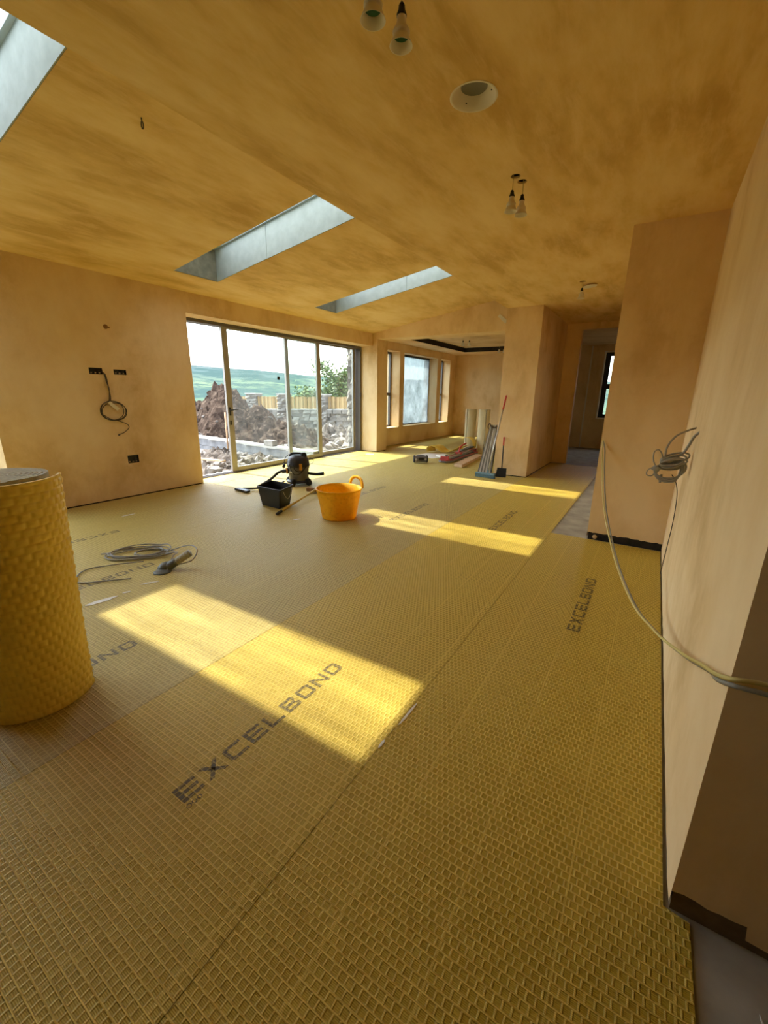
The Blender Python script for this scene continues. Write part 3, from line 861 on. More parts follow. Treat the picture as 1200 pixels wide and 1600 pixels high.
# splashes of white adhesive on the mats
def dab(label, cx, cy, l, w, rot, n=26, mat='mortar_dab'):
    b = B(); pts = []
    for k in range(n):
        a = 2*PI*k/n; q = 1 + .35*noise.noise(Vector((math.cos(a)*1.7, math.sin(a)*1.7, cx*7+cy)))
        u, v = l/2*math.cos(a)*q, w/2*math.sin(a)*q
        pts.append((cx + u*math.cos(rot) - v*math.sin(rot), cy + u*math.sin(rot) + v*math.cos(rot)))
    b.prism(pts, .0003, .003)
    tag(b.build('adhesive_splash', mat, origin=(cx, cy, .0003)), label, 'adhesive splash', 'white splashes on the mats')
dab('largest white adhesive smear on the mat beside the big roll', -3.235, 1.26, .19, .05, 1.42)
dab('thin white adhesive streak on the mat below the conduit stub', -3.245, 1.62, .12, .018, 1.1)
dab('small white adhesive spot between the smear and the streak', -3.23, 1.43, .05, .02, 1.2)
dab('white adhesive streak near the foot of the left wall', -5.36, 2.54, .16, .035, 1.55)
dab('white adhesive mark at the near corner of the big sun patch', -.80, 1.28, .05, .012, 1.6)
dab('white adhesive streak at the right end of the big sun patch', -.79, 1.50, .16, .012, 1.55)
dab('pale adhesive spot on the mat in front of the orange tub', -3.52, 3.60, .10, .03, 1.2)
dab('white splash on the sunny mat by the nib beside the door', -6.05, 8.9, .22, .12, .3)

# ------------------------------------------------------------------ big standing roll
def spiral_roll(name, label, c, R, Hh, mat, group, flap=None, relief=True, core=.045, turns=11):
    t = thing(name, label, 'mat roll', (c[0], c[1], 0), group)
    # outer wrap as a pressed-cell surface; it opens into a loose flap
    na = int(2*PI*R/.0042) if relief else 48
    nz = int(Hh/.0042) if relief else 2
    a0 = flap[0] if flap else 0; span = flap[1] if flap else 2*PI
    vs = []; fs = []
    cell_a = .036; cell_z = .036
    nA = int(na*span/(2*PI))
    for side in (0, 1):
        for i in range(nA+1):
            a = a0 + span*i/nA
            if flap:
                da = (a - flap[2])/(flap[4] if a > flap[2] else 1.15); over = math.exp(-da*da)
            else: over = 0
            for j in range(nz+1):
                z = Hh*j/nz
                up = over*(flap[3] if flap else 0)*(z/Hh)**1.4
                r = R + up
                if side == 0 and relief:
                    row = math.floor(z/cell_z); u = (a*R)/cell_a + (.5 if row % 2 else 0); v = z/cell_z
                    du = abs((u % 1)-.5)*2; dv = abs((v % 1)-.5)*2
                    m = min(1, (du**6 + dv**6)**.5); r += .0062*(1-m) + .0012*math.sin(i*1.7+j*2.3)*(1-m)*.3
                if side == 1: r -= .010
                vs.append((c[0]+r*math.cos(a), c[1]+r*math.sin(a), z + .0008))
    N = (nA+1)*(nz+1)
    for i in range(nA):
        for j in range(nz):
            q = i*(nz+1)+j
            fs.append((q, q+nz+1, q+nz+2, q+1)); fs.append((N+q, N+q+1, N+q+nz+2, N+q+nz+1))
        fs.append((i*(nz+1)+nz, (i+1)*(nz+1)+nz, N+(i+1)*(nz+1)+nz, N+i*(nz+1)+nz))
    for j in range(nz):
        for i in (0, nA): q = i*(nz+1)+j; fs.append((q, q+1, N+q+1, N+q))
    B().add(vs, fs, True).build('outer_wrap', mat, t, recalc=False)
    # wound layers seen from above, their edges grey
    b = B(); n = 40*turns; vs = []; fs = []; Ri = R-.018
    for i in range(n+1):
        a = 2*PI*turns*i/n; r = core + (Ri-core)*i/n; th = (Ri-core)/turns*.82
        for rr, zz in ((r-th/2, .001), (r+th/2, .001), (r+th/2, Hh-.004), (r-th/2, Hh-.004)):
            vs.append((c[0]+rr*math.cos(a), c[1]+rr*math.sin(a), zz))
    for i in range(n):
        q = 4*i
        for k in range(4): fs.append((q+k, q+4+k, q+4+(k+1) % 4, q+(k+1) % 4))
    b.add(vs, fs, True).build('wound_layers', 'mat_roll_edge', t, recalc=False)
    return t
spiral_roll('mat_roll', 'large yellow embossed mat roll standing at the left edge, nearest the viewer', (-2.455, .61), .235, 1.13, 'mat_roll_yellow', 'standing mat rolls', flap=(-3.5, 3.5+.86, -.17, .105, 1.0), turns=9)
spiral_roll('mat_roll', 'pale mat roll standing in the far room, the left of two', (-4.37, 11.50), .15, 1.12, 'mat_roll_pale', 'standing mat rolls', flap=(-1.9, 2*PI*.98, 4.2, .012, .6), relief=False, turns=7)
spiral_roll('mat_roll', 'pale mat roll standing in the far room beside the ribbed trims', (-3.83, 11.05), .15, 1.13, 'mat_roll_pale', 'standing mat rolls', flap=(-.9, 2*PI*.98, 5.2, .012, .6), relief=False, turns=7)

# ------------------------------------------------------------------ orange tub
TC = (-3.165, 3.985)
t = thing('builders_tub', 'orange flexible builders tub with loop handles on the mats', 'tub', (*TC, 0))
Hh = .37
b = B()
outer = [(.205,.0),(.213,.012),(.222,.06),(.245,.19),(.268,.30),(.278,.355),(.288,.360),(.289,.372),(.283,.376)]
inner = [(.272,.372),(.262,.30),(.238,.19),(.214,.05),(.2,.016),(0,.014)]
b.lathe(outer + inner, (*TC, .0008), 48)
b.build('tub_body', 'tub_orange', t)
for ang_, fold in ((math.radians(78), 0), (math.radians(225), 1)):
    d = Vector((math.cos(ang_), math.sin(ang_), 0)); e = Vector((-d.y, d.x, 0)); c = Vector((*TC, 0)) + d*.272
    pts = []
    for q, z, k in ((-1,.345,0),(-.98,.385,.3),(-.72,.445,.8),(0,.475,1),(.72,.445,.8),(.98,.385,.3),(1,.345,0)):
        if fold: pts.append(c + e*q*.115 - d*(.012+.10*k) + Vector((0,0,.36-.09*k)))      # this one has flopped inside
        else: pts.append(c + e*q*.115 + d*(.012+.012*k) + Vector((0,0,z)))
    path = cat(pts, 5); hb = B(); vs = []; fs = []
    for i, p in enumerate(path):
        tn = (path[min(i+1, len(path)-1)] - path[max(i-1, 0)]).normalized(); nn = tn.cross(d).normalized()
        for aa, bb_ in ((-.008,-.019), (.008,-.019), (.008,.019), (-.008,.019)): vs.append(p + d*aa + nn*bb_)
    for i in range(len(path)-1):
        for k in range(4): fs.append((4*i+k, 4*i+4+k, 4*i+4+(k+1) % 4, 4*i+(k+1) % 4))
    fs += [(0,1,2,3), tuple(range(4*len(path)-4, 4*len(path)))]
    hb.add(vs, fs, True).build('handle', 'tub_orange', t)

# ------------------------------------------------------------------ black bucket
A = Vector((-4.395,3.83,0)); E1 = Vector((.367,-.02,0)); E2 = Vector((-.10,.295,0))
cen = A + E1/2 + E2/2
t = thing('square_bucket', 'black square plastic bucket standing between broom and vacuum', 'bucket', (cen.x, cen.y, 0))
def ringpts(s, z, rr=.10):
    pts = []
    for (cu, cv, a0) in ((1,-1,-PI/2),(1,1,0),(-1,1,PI/2),(-1,-1,PI)):
        for k in range(4):
            a = a0 + PI/2*k/3
            u = cu*(1-rr) + rr*math.cos(a); v = cv*(1-rr) + rr*math.sin(a)
            p = cen + E1*.5*u*s + E2*.5*v*s; pts.append((p.x, p.y, z))
    return pts
b = B(); rings = [(.97,.001),(1.0,.006),(1.14,.14),(1.24,.25),(1.31,.252),(1.31,.272),(1.27,.275),(1.23,.27),(1.12,.14),(.97,.012)]
vs = []; fs = []; n = 16
for s_, z in rings: vs += ringpts(s_, z)
for i in range(len(rings)-1):
    for k in range(n): fs.append((i*n+k, i*n+(k+1) % n, (i+1)*n+(k+1) % n, (i+1)*n+k))
fs += [tuple(range(n))[::-1], tuple(range((len(rings)-1)*n, len(rings)*n))]
b.add(vs, fs, False).build('bucket_body', 'black_plastic', t)
hp = [cen + E1*.5*u*1.30 + E2*.5*v + Vector((0,0,z)) for u, v, z in ((-1,0,.245),(-.95,-.8,.18),(-.6,-1.45,.10),(0,-1.62,.075),(.6,-1.45,.10),(.95,-.8,.18),(1,0,.245))]
hp = [cen + E1*.5*u*1.34 + E2*.5*v + Vector((0,0,z)) for u, v, z in ((1.0,.75,.245),(1.03,.4,.16),(1.06,-.1,.13),(1.06,-.5,.16),(1.0,-.85,.245))]
B().tube(cat(hp, 5), .0035, 6).build('wire_handle', 'steel', t)

# ------------------------------------------------------------------ broom lying by the tub
t = thing('yard_broom', 'yard broom with yellow handle lying between bucket and orange tub', 'broom', (-4.05, 4.2, 0))
a = Vector((-3.835,3.565,.022)); c = Vector((-4.20,4.74,.085)); d = (c-a).normalized()
B().tube([a+d*.13, c], .0155, 10).build('handle', 'broom_yellow', t)
B().tube([a, a+d*.01, a+d*.12, a+d*.135], .02, 10, rads=[.013,.019,.019,.017]).build('grip', 'black_rubber', t)
hx = Vector((d.y, -d.x, 0)).normalized(); hc = Vector((-4.205,4.80,.055))
b = B(); b.bar(hc - hx*.20, hc + hx*.20, .062, .055); b.build('broom_head', 'broom_wood', t, bevel=.008)
b = B()
for q in range(20):
    for k in (-1, 0, 1):
        p = hc + hx*(-.19 + .02*q) + d*(.02*k+.05); p.z = .045
        b.tube([p - d*.03, p + d*.05 + Vector((0,0,-.038))], .007, 5, rads=[.007,.004])
o = b.build('bristles', 'broom_wood', t); o['kind'] = 'stuff'

# ------------------------------------------------------------------ wet and dry vacuum
VC = Vector((-4.93, 5.13, 0))
t = thing('wet_dry_vacuum', 'grey and black wet and dry vacuum standing by the sliding door', 'vacuum', VC)
B().lathe([(.135,.055),(.150,.06),(.158,.09),(.172,.27),(.178,.30),(.178,.312),(.16,.315)], VC, 32).build('drum', 'vac_grey', t)
b = B().lathe([(.172,.312),(.188,.316),(.190,.345),(.182,.36),(.178,.40),(.160,.455),(.118,.492),(.05,.500),(0,.500)], VC, 32)
hd = b.build('motor_head', 'vac_dark', t)
hb = B(); pts = [VC + Vector(q) for q in ((-.115,-.06,.46),(-.11,-.06,.505),(-.05,-.03,.525),(.06,.03,.525),(.11,.06,.51),(.115,.06,.46))]
hb.tube(cat(pts, 5), .020, 8); hb.build('carry_handle', 'black_plastic', hd)
B().lathe([(.036,0),(.042,.01),(.042,.035),(.034,.045),(0,.046)], VC + Vector((.085,.04,.50)), 16).build('outlet_cap', 'black_plastic', hd)
fdir = Vector((.55,-.83,0)).normalized(); fs_ = Vector((-fdir.y, fdir.x, 0))
for ang_ in (-35, 70, 190):
    a = math.radians(ang_); q = VC + Vector((math.cos(a)*.185, math.sin(a)*.185, 0)); dd = Vector((math.cos(a), math.sin(a), 0)); tt = Vector((-dd.y, dd.x, 0))
    B().hexa([q + dd*x + tt*y + Vector((0,0,z)) for z in (.27,.375) for x, y in ((-.03,-.022),(.012,-.022),(.012,.022),(-.03,.022))]).build('latch', 'vac_orange', t, bevel=.004)
bs = B().lathe([(.17,.045),(.195,.05),(.2,.075),(.165,.085),(.15,.085)], VC, 32).build('wheel_base', 'black_plastic', t)
for ang_ in (-75, 5, 95, 185):
    a = math.radians(ang_); dd = Vector((math.cos(a), math.sin(a), 0)); q = VC + dd*.205; tt = Vector((-dd.y, dd.x, 0))
    w = B().lathe([(.0,-.026),(.046,-.026),(.055,-.016),(.055,.016),(.046,.026),(0,.026)], q + Vector((0,0,.056)), 18, tt)
    w.lathe([(.0,.0),(.040,.0),(.044,.02),(.036,.06),(0,.065)], q + Vector((0,0,.055)) - dd*.012, 14)
    w.build('castor', 'black_rubber', bs)
# spigot, hose, wand and floor head
sp = VC + Vector((-.10,-.145,.245))
dsp = Vector((-.55,-.8,-.08)).normalized()
B().lathe([(.05,-.02),(.05,.01),(.034,.02),(.034,.10),(.028,.10)], sp, 16, dsp).build('hose_port', 'vac_dark', t)
B().lathe([(.054,.012),(.054,.03),(.04,.034)], sp, 16, dsp).build('port_ring', 'vac_orange', t)
def ribbed(path, r):
    return [r*(1 + .09*(k % 2)) for k in range(len(path))]
pts = cat([sp + dsp*.08, sp + dsp*.16 + Vector((0,0,-.01)), (-5.16,4.72,.13), (-5.16,4.48,.055), (-5.06,4.42,.03)], 14)
B().tube(pts, .02, 10, rads=ribbed(pts, .020)).build('hose', 'black_rubber', t)
wn_ = B(); wn_.tube([(-5.02,4.55,.03), (-5.29,4.255,.035)], .017, 10); wn_.tube([(-5.02,4.55,.03),(-5.14,4.88,.03),(-5.20,5.05,.03)], .014, 10)
wn_.build('wand', 'black_plastic', t)
fh = B(); fa, fb2 = Vector((-5.42,4.24,.02)), Vector((-5.10,4.20,.02))
fh.hexa([p + o_ + Vector((0,0,z)) for z in (-.012,.022) for p, o_ in ((fa, Vector((-.005,-.045,0))), (fb2, Vector((.005,-.045,0))), (fb2, Vector((.0,.04,0))), (fa, Vector((.0,.04,0))))])
fh.build('floor_nozzle', 'vac_dark', t, bevel=.008)
pts = cat([VC + Vector((.15,.06,.20)), VC + Vector((.27,.13,.185)), VC + Vector((.40,.17,.205))], 6)
B().tube(pts, .026, 10, rads=[.022 + .008*(i/len(pts)) for i in range(len(pts))]).build('crevice_tool', 'black_plastic', t)
pts = cat([VC + Vector(q) for q in ((-.02,-.187,.36),(.02,-.195,.28),(.08,-.19,.205),(.15,-.13,.215),(.185,-.04,.30),(.19,.04,.36))], 7)
pc = B().tube(pts, .005, 6)
pts = cat([VC + Vector(q) for q in ((.06,-.185,.355),(.10,-.175,.27),(.16,-.10,.25),(.186,.0,.33))], 7); pc.tube(pts, .005, 6)
pts = cat([VC + Vector(q) for q in ((-.09,-.04,.53),(-.17,-.10,.47),(-.20,-.12,.38),(-.19,-.14,.30),(-.17,-.17,.27))], 7); pc.tube(pts, .005, 6)
pts = cat([VC + Vector(q) for q in ((.16,.10,.46),(.21,.13,.43),(.22,.13,.38),(.19,.08,.35))], 7); pc.tube(pts, .004, 6)
pc.build('power_cord', 'black_rubber', t)
B().lathe([(0,-.03),(.022,-.028),(.024,.02),(.012,.035),(0,.036)], VC + Vector((-.185,-.15,.315)), 12, (.2,.2,1)).build('plug', 'black_plastic', t)
lb = B(); q = VC + Vector((.02,-.172,.22)); lb.hexa([q + Vector(v) for v in ((-.07,.0015,0),(.01,-.004,0),(.01,.004,0),(-.07,.01,0),(-.07,-.001,.022),(.01,-.0065,.022),(.01,.002,.022),(-.07,.008,.022))])
lb.build('drum_label', 'pale_sticker', t)

# ------------------------------------------------------------------ cables on the floor
t = thing('floor_cable_coil', 'loose coil of grey cable on the mat beside the big roll', 'cable', (-3.92, 1.86, 0))
def loops(c, rx, ry, rot, n, zs, jit, r, seed, zt=0):
    rnd = random.Random(seed); b = B(); out = []
    for k in range(n):
        jx, jy = rnd.uniform(-jit,jit), rnd.uniform(-jit,jit); sx, sy = rnd.uniform(.86,1.08), rnd.uniform(.8,1.1); ph = rnd.uniform(0, 6.3)
        pts = []
        for q in range(14):
            a = 2*PI*q/14 + ph
            u, v = rx*sx*math.cos(a) + jx, ry*sy*math.sin(a) + jy
            pts.append(Vector((c[0] + u*math.cos(rot) - v*math.sin(rot), c[1] + u*math.sin(rot) + v*math.cos(rot), c[2] + zs*k + abs(rnd.gauss(0, zt)))))
        b.tube(cat(pts, 4, True), r, 6)
    return b
b = loops((-3.94,1.90,.008), .25, .150, .85, 5, .005, .03, .0055, 4, .006)
b2 = loops((-3.82,1.97,.014), .17, .095, .6, 3, .006, .03, .0055, 9, .006)
b.add(b2.v, b2.f, True)
pts = cat([(-3.66,1.80,.03),(-3.85,1.62,.012),(-3.93,1.45,.008),(-3.80,1.32,.008),(-3.68,1.31,.008),(-3.56,1.43,.009),(-3.43,1.57,.012)], 9); b.tube(pts, .0055, 6)
pts = cat([(-3.68,2.02,.03),(-3.50,2.03,.08),(-3.40,1.93,.10),(-3.36,1.86,.05),(-3.34,1.82,.01)], 8); b.tube(pts, .0055, 6)
pts = cat([(-3.72,2.05,.03),(-3.48,2.13,.12),(-3.29,2.09,.13),(-3.24,2.0,.07),(-3.30,1.90,.05)], 8); b.tube(pts, .005, 6)
pts = cat([(-3.70,1.95,.03),(-3.95,1.72,.02),(-4.12,1.74,.02),(-4.2,1.70,.012)], 8); b.tube(pts, .007, 6)
b.build('cable_loops', 'wire_grey', t)
t = thing('conduit_stub', 'ribbed grey conduit stub taped up and leaning out of the floor', 'conduit', (-3.33, 1.80, 0))
a = Vector((-3.40,1.83,.004)); e = Vector((-3.235,1.985,.145)); dd = (e-a).normalized(); n = 46
pts = [a + (e-a)*(.30 + .70*k/n) for k in range(n+1)]
B().tube(pts, .03, 14, rads=[.031 + .0028*(1 if (k//2) % 2 else -1) for k in range(n+1)]).build('ribbed_pipe', 'conduit_grey', t)
B().tube([a + (e-a)*q for q in (.16,.2,.45,.50)], .036, 14, rads=[.038,.039,.036,.034]).build('tape_wrap', 'duct_tape', t)
b = B(); pts = [a + (e-a)*q + Vector((-.03,-.02,0))*(1-q*2) for q in (0,.12,.24,.4)]; b.tube(pts, .03, 8, rads=[.03,.045,.04,.02])
b.lathe([(0,0),(.075,.0),(.06,.012),(0,.02)], (-3.37,1.80,.0008), 14); b.build('taped_tail', 'duct_tape', t)

# ------------------------------------------------------------------ left wall: back boxes and hanging cable
for (y0, y1, z0, z1), lab in zip(boxes, ('upper left socket box in the left wall with a cable coming out', 'upper right empty socket box in the left wall', 'low empty socket box in the left wall near the floor')):
    t = thing('socket_box', lab, 'socket box', (XI-.03, (y0+y1)/2, z0), 'socket boxes in the left wall')
    b = B(); b.box(XI-.045, XI-.042, y0, y1, z0, z1)
    b.box(XI-.045, XI-.003, y0, y0+.003, z0, z1).box(XI-.045, XI-.003, y1-.003, y1, z0, z1).box(XI-.045, XI-.003, y0, y1, z0, z0+.003).box(XI-.045, XI-.003, y0, y1, z1-.003, z1)
    b.build('metal_box', 'box_steel', t)
    c = B(); rnd = random.Random(int(y0*100))
    for k in range(5):
        p = Vector((XI-.035, rnd.uniform(y0+.02,y1-.02), rnd.uniform(z0+.015,z1-.015)))
        c.tube(cat([p, p + Vector((.02, rnd.uniform(-.02,.02), rnd.uniform(-.015,.015))), p + Vector((.028, rnd.uniform(-.03,.03), rnd.uniform(-.02,.01)))], 4), .004, 5)
    c.build('wire_tails', 'copper_grey', t)
    m = B()
    for k in range(3):
        q = Vector((XI-.02, y0 + (y1-y0)*(.2+.3*k), z0+.01)); m.lathe([(0,0),(.012,.004),(.008,.018),(0,.02)], q, 7)
    m.build('plaster_crumbs', 'plaster', t)
t = thing('hanging_cable_coil', 'dark cable coil hanging from the upper socket box on the left wall', 'cable', (XI+.02, 2.98, 1.2))
X0 = XI + .018
b = B()
for dy in (0, .012):
    b.tube(cat([(XI-.03,2.925+dy,1.735),(X0+.01,2.945+dy,1.70),(X0,2.965+dy,1.60),(X0,2.985-dy*.5,1.52),(X0,2.975+dy,1.42),(X0,2.965+dy,1.345)], 7), .006, 6)
for k, (ry, rz, oy, oz) in enumerate(((.165,.128,0,0), (.16,.118,.012,-.012), (.145,.125,-.014,.004))):
    pts = [(X0 + .006*k + .004*math.sin(q), 2.995 + oy + ry*math.cos(2*PI*q/16), 1.225 + oz + rz*math.sin(2*PI*q/16)) for q in range(16)]
    b.tube(cat(pts, 3, True), .0055, 6)
b.tube(cat([(X0,2.87,1.17),(X0,2.95,1.115),(X0,3.05,1.085),(X0,3.15,1.04),(X0,3.165,.985),(X0,3.09,.925),(X0,3.03,.905)], 8), .0055, 6)
b.lathe([(0,-.01),(.011,-.008),(.011,.01),(0,.012)], (X0,3.02,.898), 8, (0,1,.3))
b.build('cable_loops', 'wire_dark', t)
tp = B(); tp.hexa([(X0+.016+x,y,z) for x in (0,.003) for y, z in ((2.93,1.33),(2.965,1.355),(3.075,1.255),(3.035,1.225))]); tp.build('tape_tag', 'masking_tape', t)
o = B().tube(cat([(XI-.02,3.06,2.305),(XI+.02,3.07,2.30),(XI+.04,3.10,2.285)], 5), .009, 7)
o.lathe([(0,0),(.035,.002),(.02,.008),(0,.01)], (XI-.004,3.07,2.30), 10, (1,0,0))
tag(o.build('cable_stub', 'broom_wood', origin=(XI,3.07,2.3)), 'short cable end poking out high on the left wall', 'cable')

# ------------------------------------------------------------------ right wall: tied bundle, draped cables
t = thing('wall_cable_bundle', 'tied bundle of grey cable hanging from the right wall by the bulkhead', 'cable', (.2, 3.65, .9))
b = B()
b.tube(cat([(.27,3.80,1.295),(.22,3.76,1.275),(.15,3.68,1.235),(.11,3.62,1.17),(.105,3.60,1.11),(.12,3.60,1.06)], 7), .007, 7)
b.tube(cat([(.27,3.50,1.285),(.245,3.52,1.25),(.225,3.56,1.18),(.20,3.60,1.12),(.12,3.62,1.07)], 7), .009, 7)
rnd = random.Random(11)
for k in range(7):     # loops tied at the left, fanning to the right
    tilt = -.5 + k*.16; L_ = rnd.uniform(.13,.17); w_ = rnd.uniform(.022,.04); cx = Vector((.085, 3.60 + rnd.uniform(-.03,.03), 1.02 + k*.007))
    dx = Vector((math.cos(tilt*.55), .12*rnd.uniform(-1,1), math.sin(.55+tilt*.25)*.45)).normalized(); dn = Vector((rnd.uniform(-.3,.3), rnd.uniform(-.8,.8), 1)).normalized()
    pts = [cx + dx*(L_/2 - L_/2*math.cos(2*PI*q/12)) + dn*w_*math.sin(2*PI*q/12) for q in range(12)]
    b.tube(cat(pts, 4, True), .0065, 6)
for k in range(3):     # lower drooping turns
    pts = [(.06,3.6,1.0),(.075,3.58,.965-k*.008),(.125,3.57,.945-k*.012),(.19,3.58,.955-k*.012),(.235-.012*k,3.6,1.0),(.235-.014*k,3.62,1.045),(.19,3.63,1.06-k*.008),(.11,3.62,1.03)]
    b.tube(cat(pts, 5, True), .0068, 6)
b.tube(cat([(.10,3.6,1.05),(.085,3.6,1.11),(.06,3.6,1.14),(.035,3.6,1.12),(.04,3.6,1.06),(.07,3.6,1.01)], 6), .0045, 6)
b.tube(cat([(.08,3.6,1.03),(.04,3.59,1.01),(.015,3.59,.985),(.015,3.59,.955),(.045,3.59,.95),(.065,3.59,.975)], 6), .0045, 6)
b.tube([(.105,3.6,.965),(.105,3.6,.905)], .008, 7)
b.tube([(.055,3.60,.985),(.075,3.605,1.02)], .026, 8)
b.build('cable_loops', 'wire_grey', t)
b = B(); b.tube(cat([(.17,3.66,.96),(.205,3.72,.90),(.235,3.80,.78),(.25,3.90,.55),(.25,3.98,.32),(.252,4.08,.15),(.252,4.15,.02)], 8), .0035, 6)
b.build('trailing_wire', 'wire_dark', t)

t = thing('draped_cables', 'yellow and grey cables draped from the bulkhead to the dark return', 'cable', (-.3, 4.8, .1))
A0 = [(-.41,4.865,1.075),(-.40,4.83,.98),(-.365,4.70,.80),(-.27,4.30,.50),(-.10,3.65,.26),(.06,2.95,.22),(.17,2.35,.35),(.222,1.80,.56),(.238,1.45,.72),(.245,1.205,.835),(.34,1.19,.855),(.6,1.18,.86),(1.2,1.19,.82)]
B().tube(cat(A0, 10), .0062, 7).build('yellow_cable', 'wire_yellow', t)
A1 = [(x + (.022 if 0 < i < 9 else 0), y - .02*(i > 9), z - (.006 if i < 2 else .014)) for i, (x, y, z) in enumerate(A0)]
B().tube(cat(A1, 10), .0062, 7).build('grey_cable', 'wire_grey', t)

# ------------------------------------------------------------------ pendants and the recessed light
def pendant(x, y, ztop, zbot, label, group, ceil=3.0, s=1.0):
    t = thing('pendant_lampholder', label, 'pendant light', (x, y, zbot), group)
    h = .098*s; q = 1.22*s
    def lz(prof): return [(r*q, h - d*s) for r, d in prof]
    B().tube([(x, y, zbot+h+.02*s), (x, y, ceil+.01)], .003, 6).build('flex', 'wire_yellow', t)
    B().lathe(lz([(.006,-.036),(.010,-.028),(.0115,-.014),(.0165,0),(.0165,.006),(0,.006)]), (x,y,zbot), 16).build('cap', 'black_plastic', t)
    B().lathe(lz([(.0150,.006),(.0145,.014),(.0165,.030),(.0255,.046),(.0280,.052),(.0280,.060),(.0252,.062),(.0265,.070),(.0370,.0955),(.0380,.098),(.0358,.0975),(.0245,.070),(.0235,.064)]), (x,y,zbot), 24, cap=False).build('skirt', 'white_plastic', t)
    B().lathe(lz([(0,.067),(.0240,.067),(.0240,.063),(0,.063)]), (x,y,zbot), 16).build('lamp_contact', 'socket_green', t)
    return t
pendant(-1.08, 1.60, 3.0, 2.79, 'hanging lampholder cut by the top edge of the view', 'pendant lampholders')
pendant(-1.08, 1.80, 3.0, 2.825, 'large lampholder hanging beside the one cut by the top edge', 'pendant lampholders')
pendant(-1.12, 3.46, 3.0, 2.785, 'left lampholder of the pair hanging from twin ceiling holes', 'pendant lampholders')
pendant(-1.075, 3.56, 3.0, 2.785, 'right lampholder of the pair hanging from twin ceiling holes', 'pendant lampholders')
pendant(-1.112, 6.77, 3.0, 2.79, 'small single lampholder hanging near the bulkhead top and passage', 'pendant lampholders')
for (x, y), lab in (((-4.95,12.0), 'left lampholder of the near pair in the far room'), ((-4.78,12.05), 'right lampholder of the near pair in the far room'), ((-4.50,13.9), 'left lampholder of the rear pair in the far room'), ((-4.36,13.95), 'right lampholder of the rear pair in the far room')):
    pendant(x, y, 3.05, 2.84 if y < 13 else 2.80, lab, 'pendant lampholders', 3.05, 1.1)
t = thing('recessed_downlight', 'round white recessed light housing open in the flat ceiling', 'recessed light', (-1.063, 2.52, 3.0))
c = (-1.063, 2.52, 0)
B().lathe([(.124,2.9985),(.116,2.9965),(.112,3.0),(.068,3.042),(.068,3.05)], c, 40, cap=False).build('cone_reflector', 'white_plastic', t)
B().lathe([(.068,3.042),(.068,3.056),(.062,3.058),(.062,3.070),(.054,3.072),(.054,3.085),(0,3.087)], c, 32).build('lamp_socket', 'vac_grey', t)
for a in (.3, 2.4, 4.5): B().lathe([(0,-.002),(.004,-.001),(.004,.002),(0,.002)], (c[0]+.090*math.cos(a), c[1]+.090*math.sin(a), 3.019), 8).build('screw', 'black_plastic', t)
b = B(); q = circle(0, 0, .095, 26)
b.add([(-1.05+.0+u*1.0, 6.98+v, 2.975+u*.10) for u, v in q] + [(-1.05+u*1.0, 6.98+v, 2.978+u*.10) for u, v in q], [tuple(range(26))[::-1], tuple(range(26,52))] + [(i, (i+1) % 26, 26+(i+1) % 26, 26+i) for i in range(26)])
tag(b.build('ceiling_rose_disc', 'white_plastic', origin=(-1.05,6.98,2.975)), 'white disc cover hanging loose beside the far lampholder', 'cover disc')
hk = B(); p = Vector((-3.44,2.14,zc(-3.44)))
hk.tube(cat([p + Vector(q) for q in ((0,0,.01),(.004,0,-.02),(.012,0,-.03),(.016,0,-.05),(.008,0,-.068),(-.006,0,-.055),(-.006,0,-.03),(.004,0,-.02))], 5), .0045, 6)
tag(hk.build('ceiling_cable_loop', 'wire_dark', origin=p), 'small dark cable loop poking out of the sloping ceiling', 'cable')

# ------------------------------------------------------------------ things by the pillar and the opening
t = thing('push_broom', 'push broom with grey blue head and red tipped pole leaning on the pillar', 'broom', (-2.55, 7.62, 0))
a = Vector((-2.50,7.62,.055)); e = Vector((-2.40,8.06,1.50)); dd = (e-a).normalized(); L_ = (e-a).length
B().tube([a, a+dd*(L_-.26)], .0125, 10).build('pole', 'steel', t)
B().tube([a+dd*(L_-.27), a+dd*(L_-.02), a+dd*L_], .016, 10, rads=[.0155,.016,.010]).build('grip', 'red_paint', t)
h0, h1 = Vector((-2.735,7.645,.075)), Vector((-2.345,7.60,.075))
hb = B(); hb.bar(h0, h1, .055, .03); hb.build('broom_head', 'blue_bristle', t, bevel=.006)
hb = B()
hx = (h1-h0).normalized(); hn = Vector((-hx.y, hx.x, 0))
for q in range(24):
    for k in (-1.5, -.5, .5, 1.5):
        p = h0 + (h1-h0)*((q+.5)/24) + hn*k*.013; p.z = .062
        hb.tube([p, Vector((p.x, p.y, .002)) + hn*k*.006], .008, 5, rads=[.007,.0085])
o = hb.build('bristles', 'blue_bristle', t); o['kind'] = 'stuff'
B().tube([a - dd*.01, a + dd*.09], .02, 10, rads=[.022,.016]).build('socket', 'blue_bristle', t)

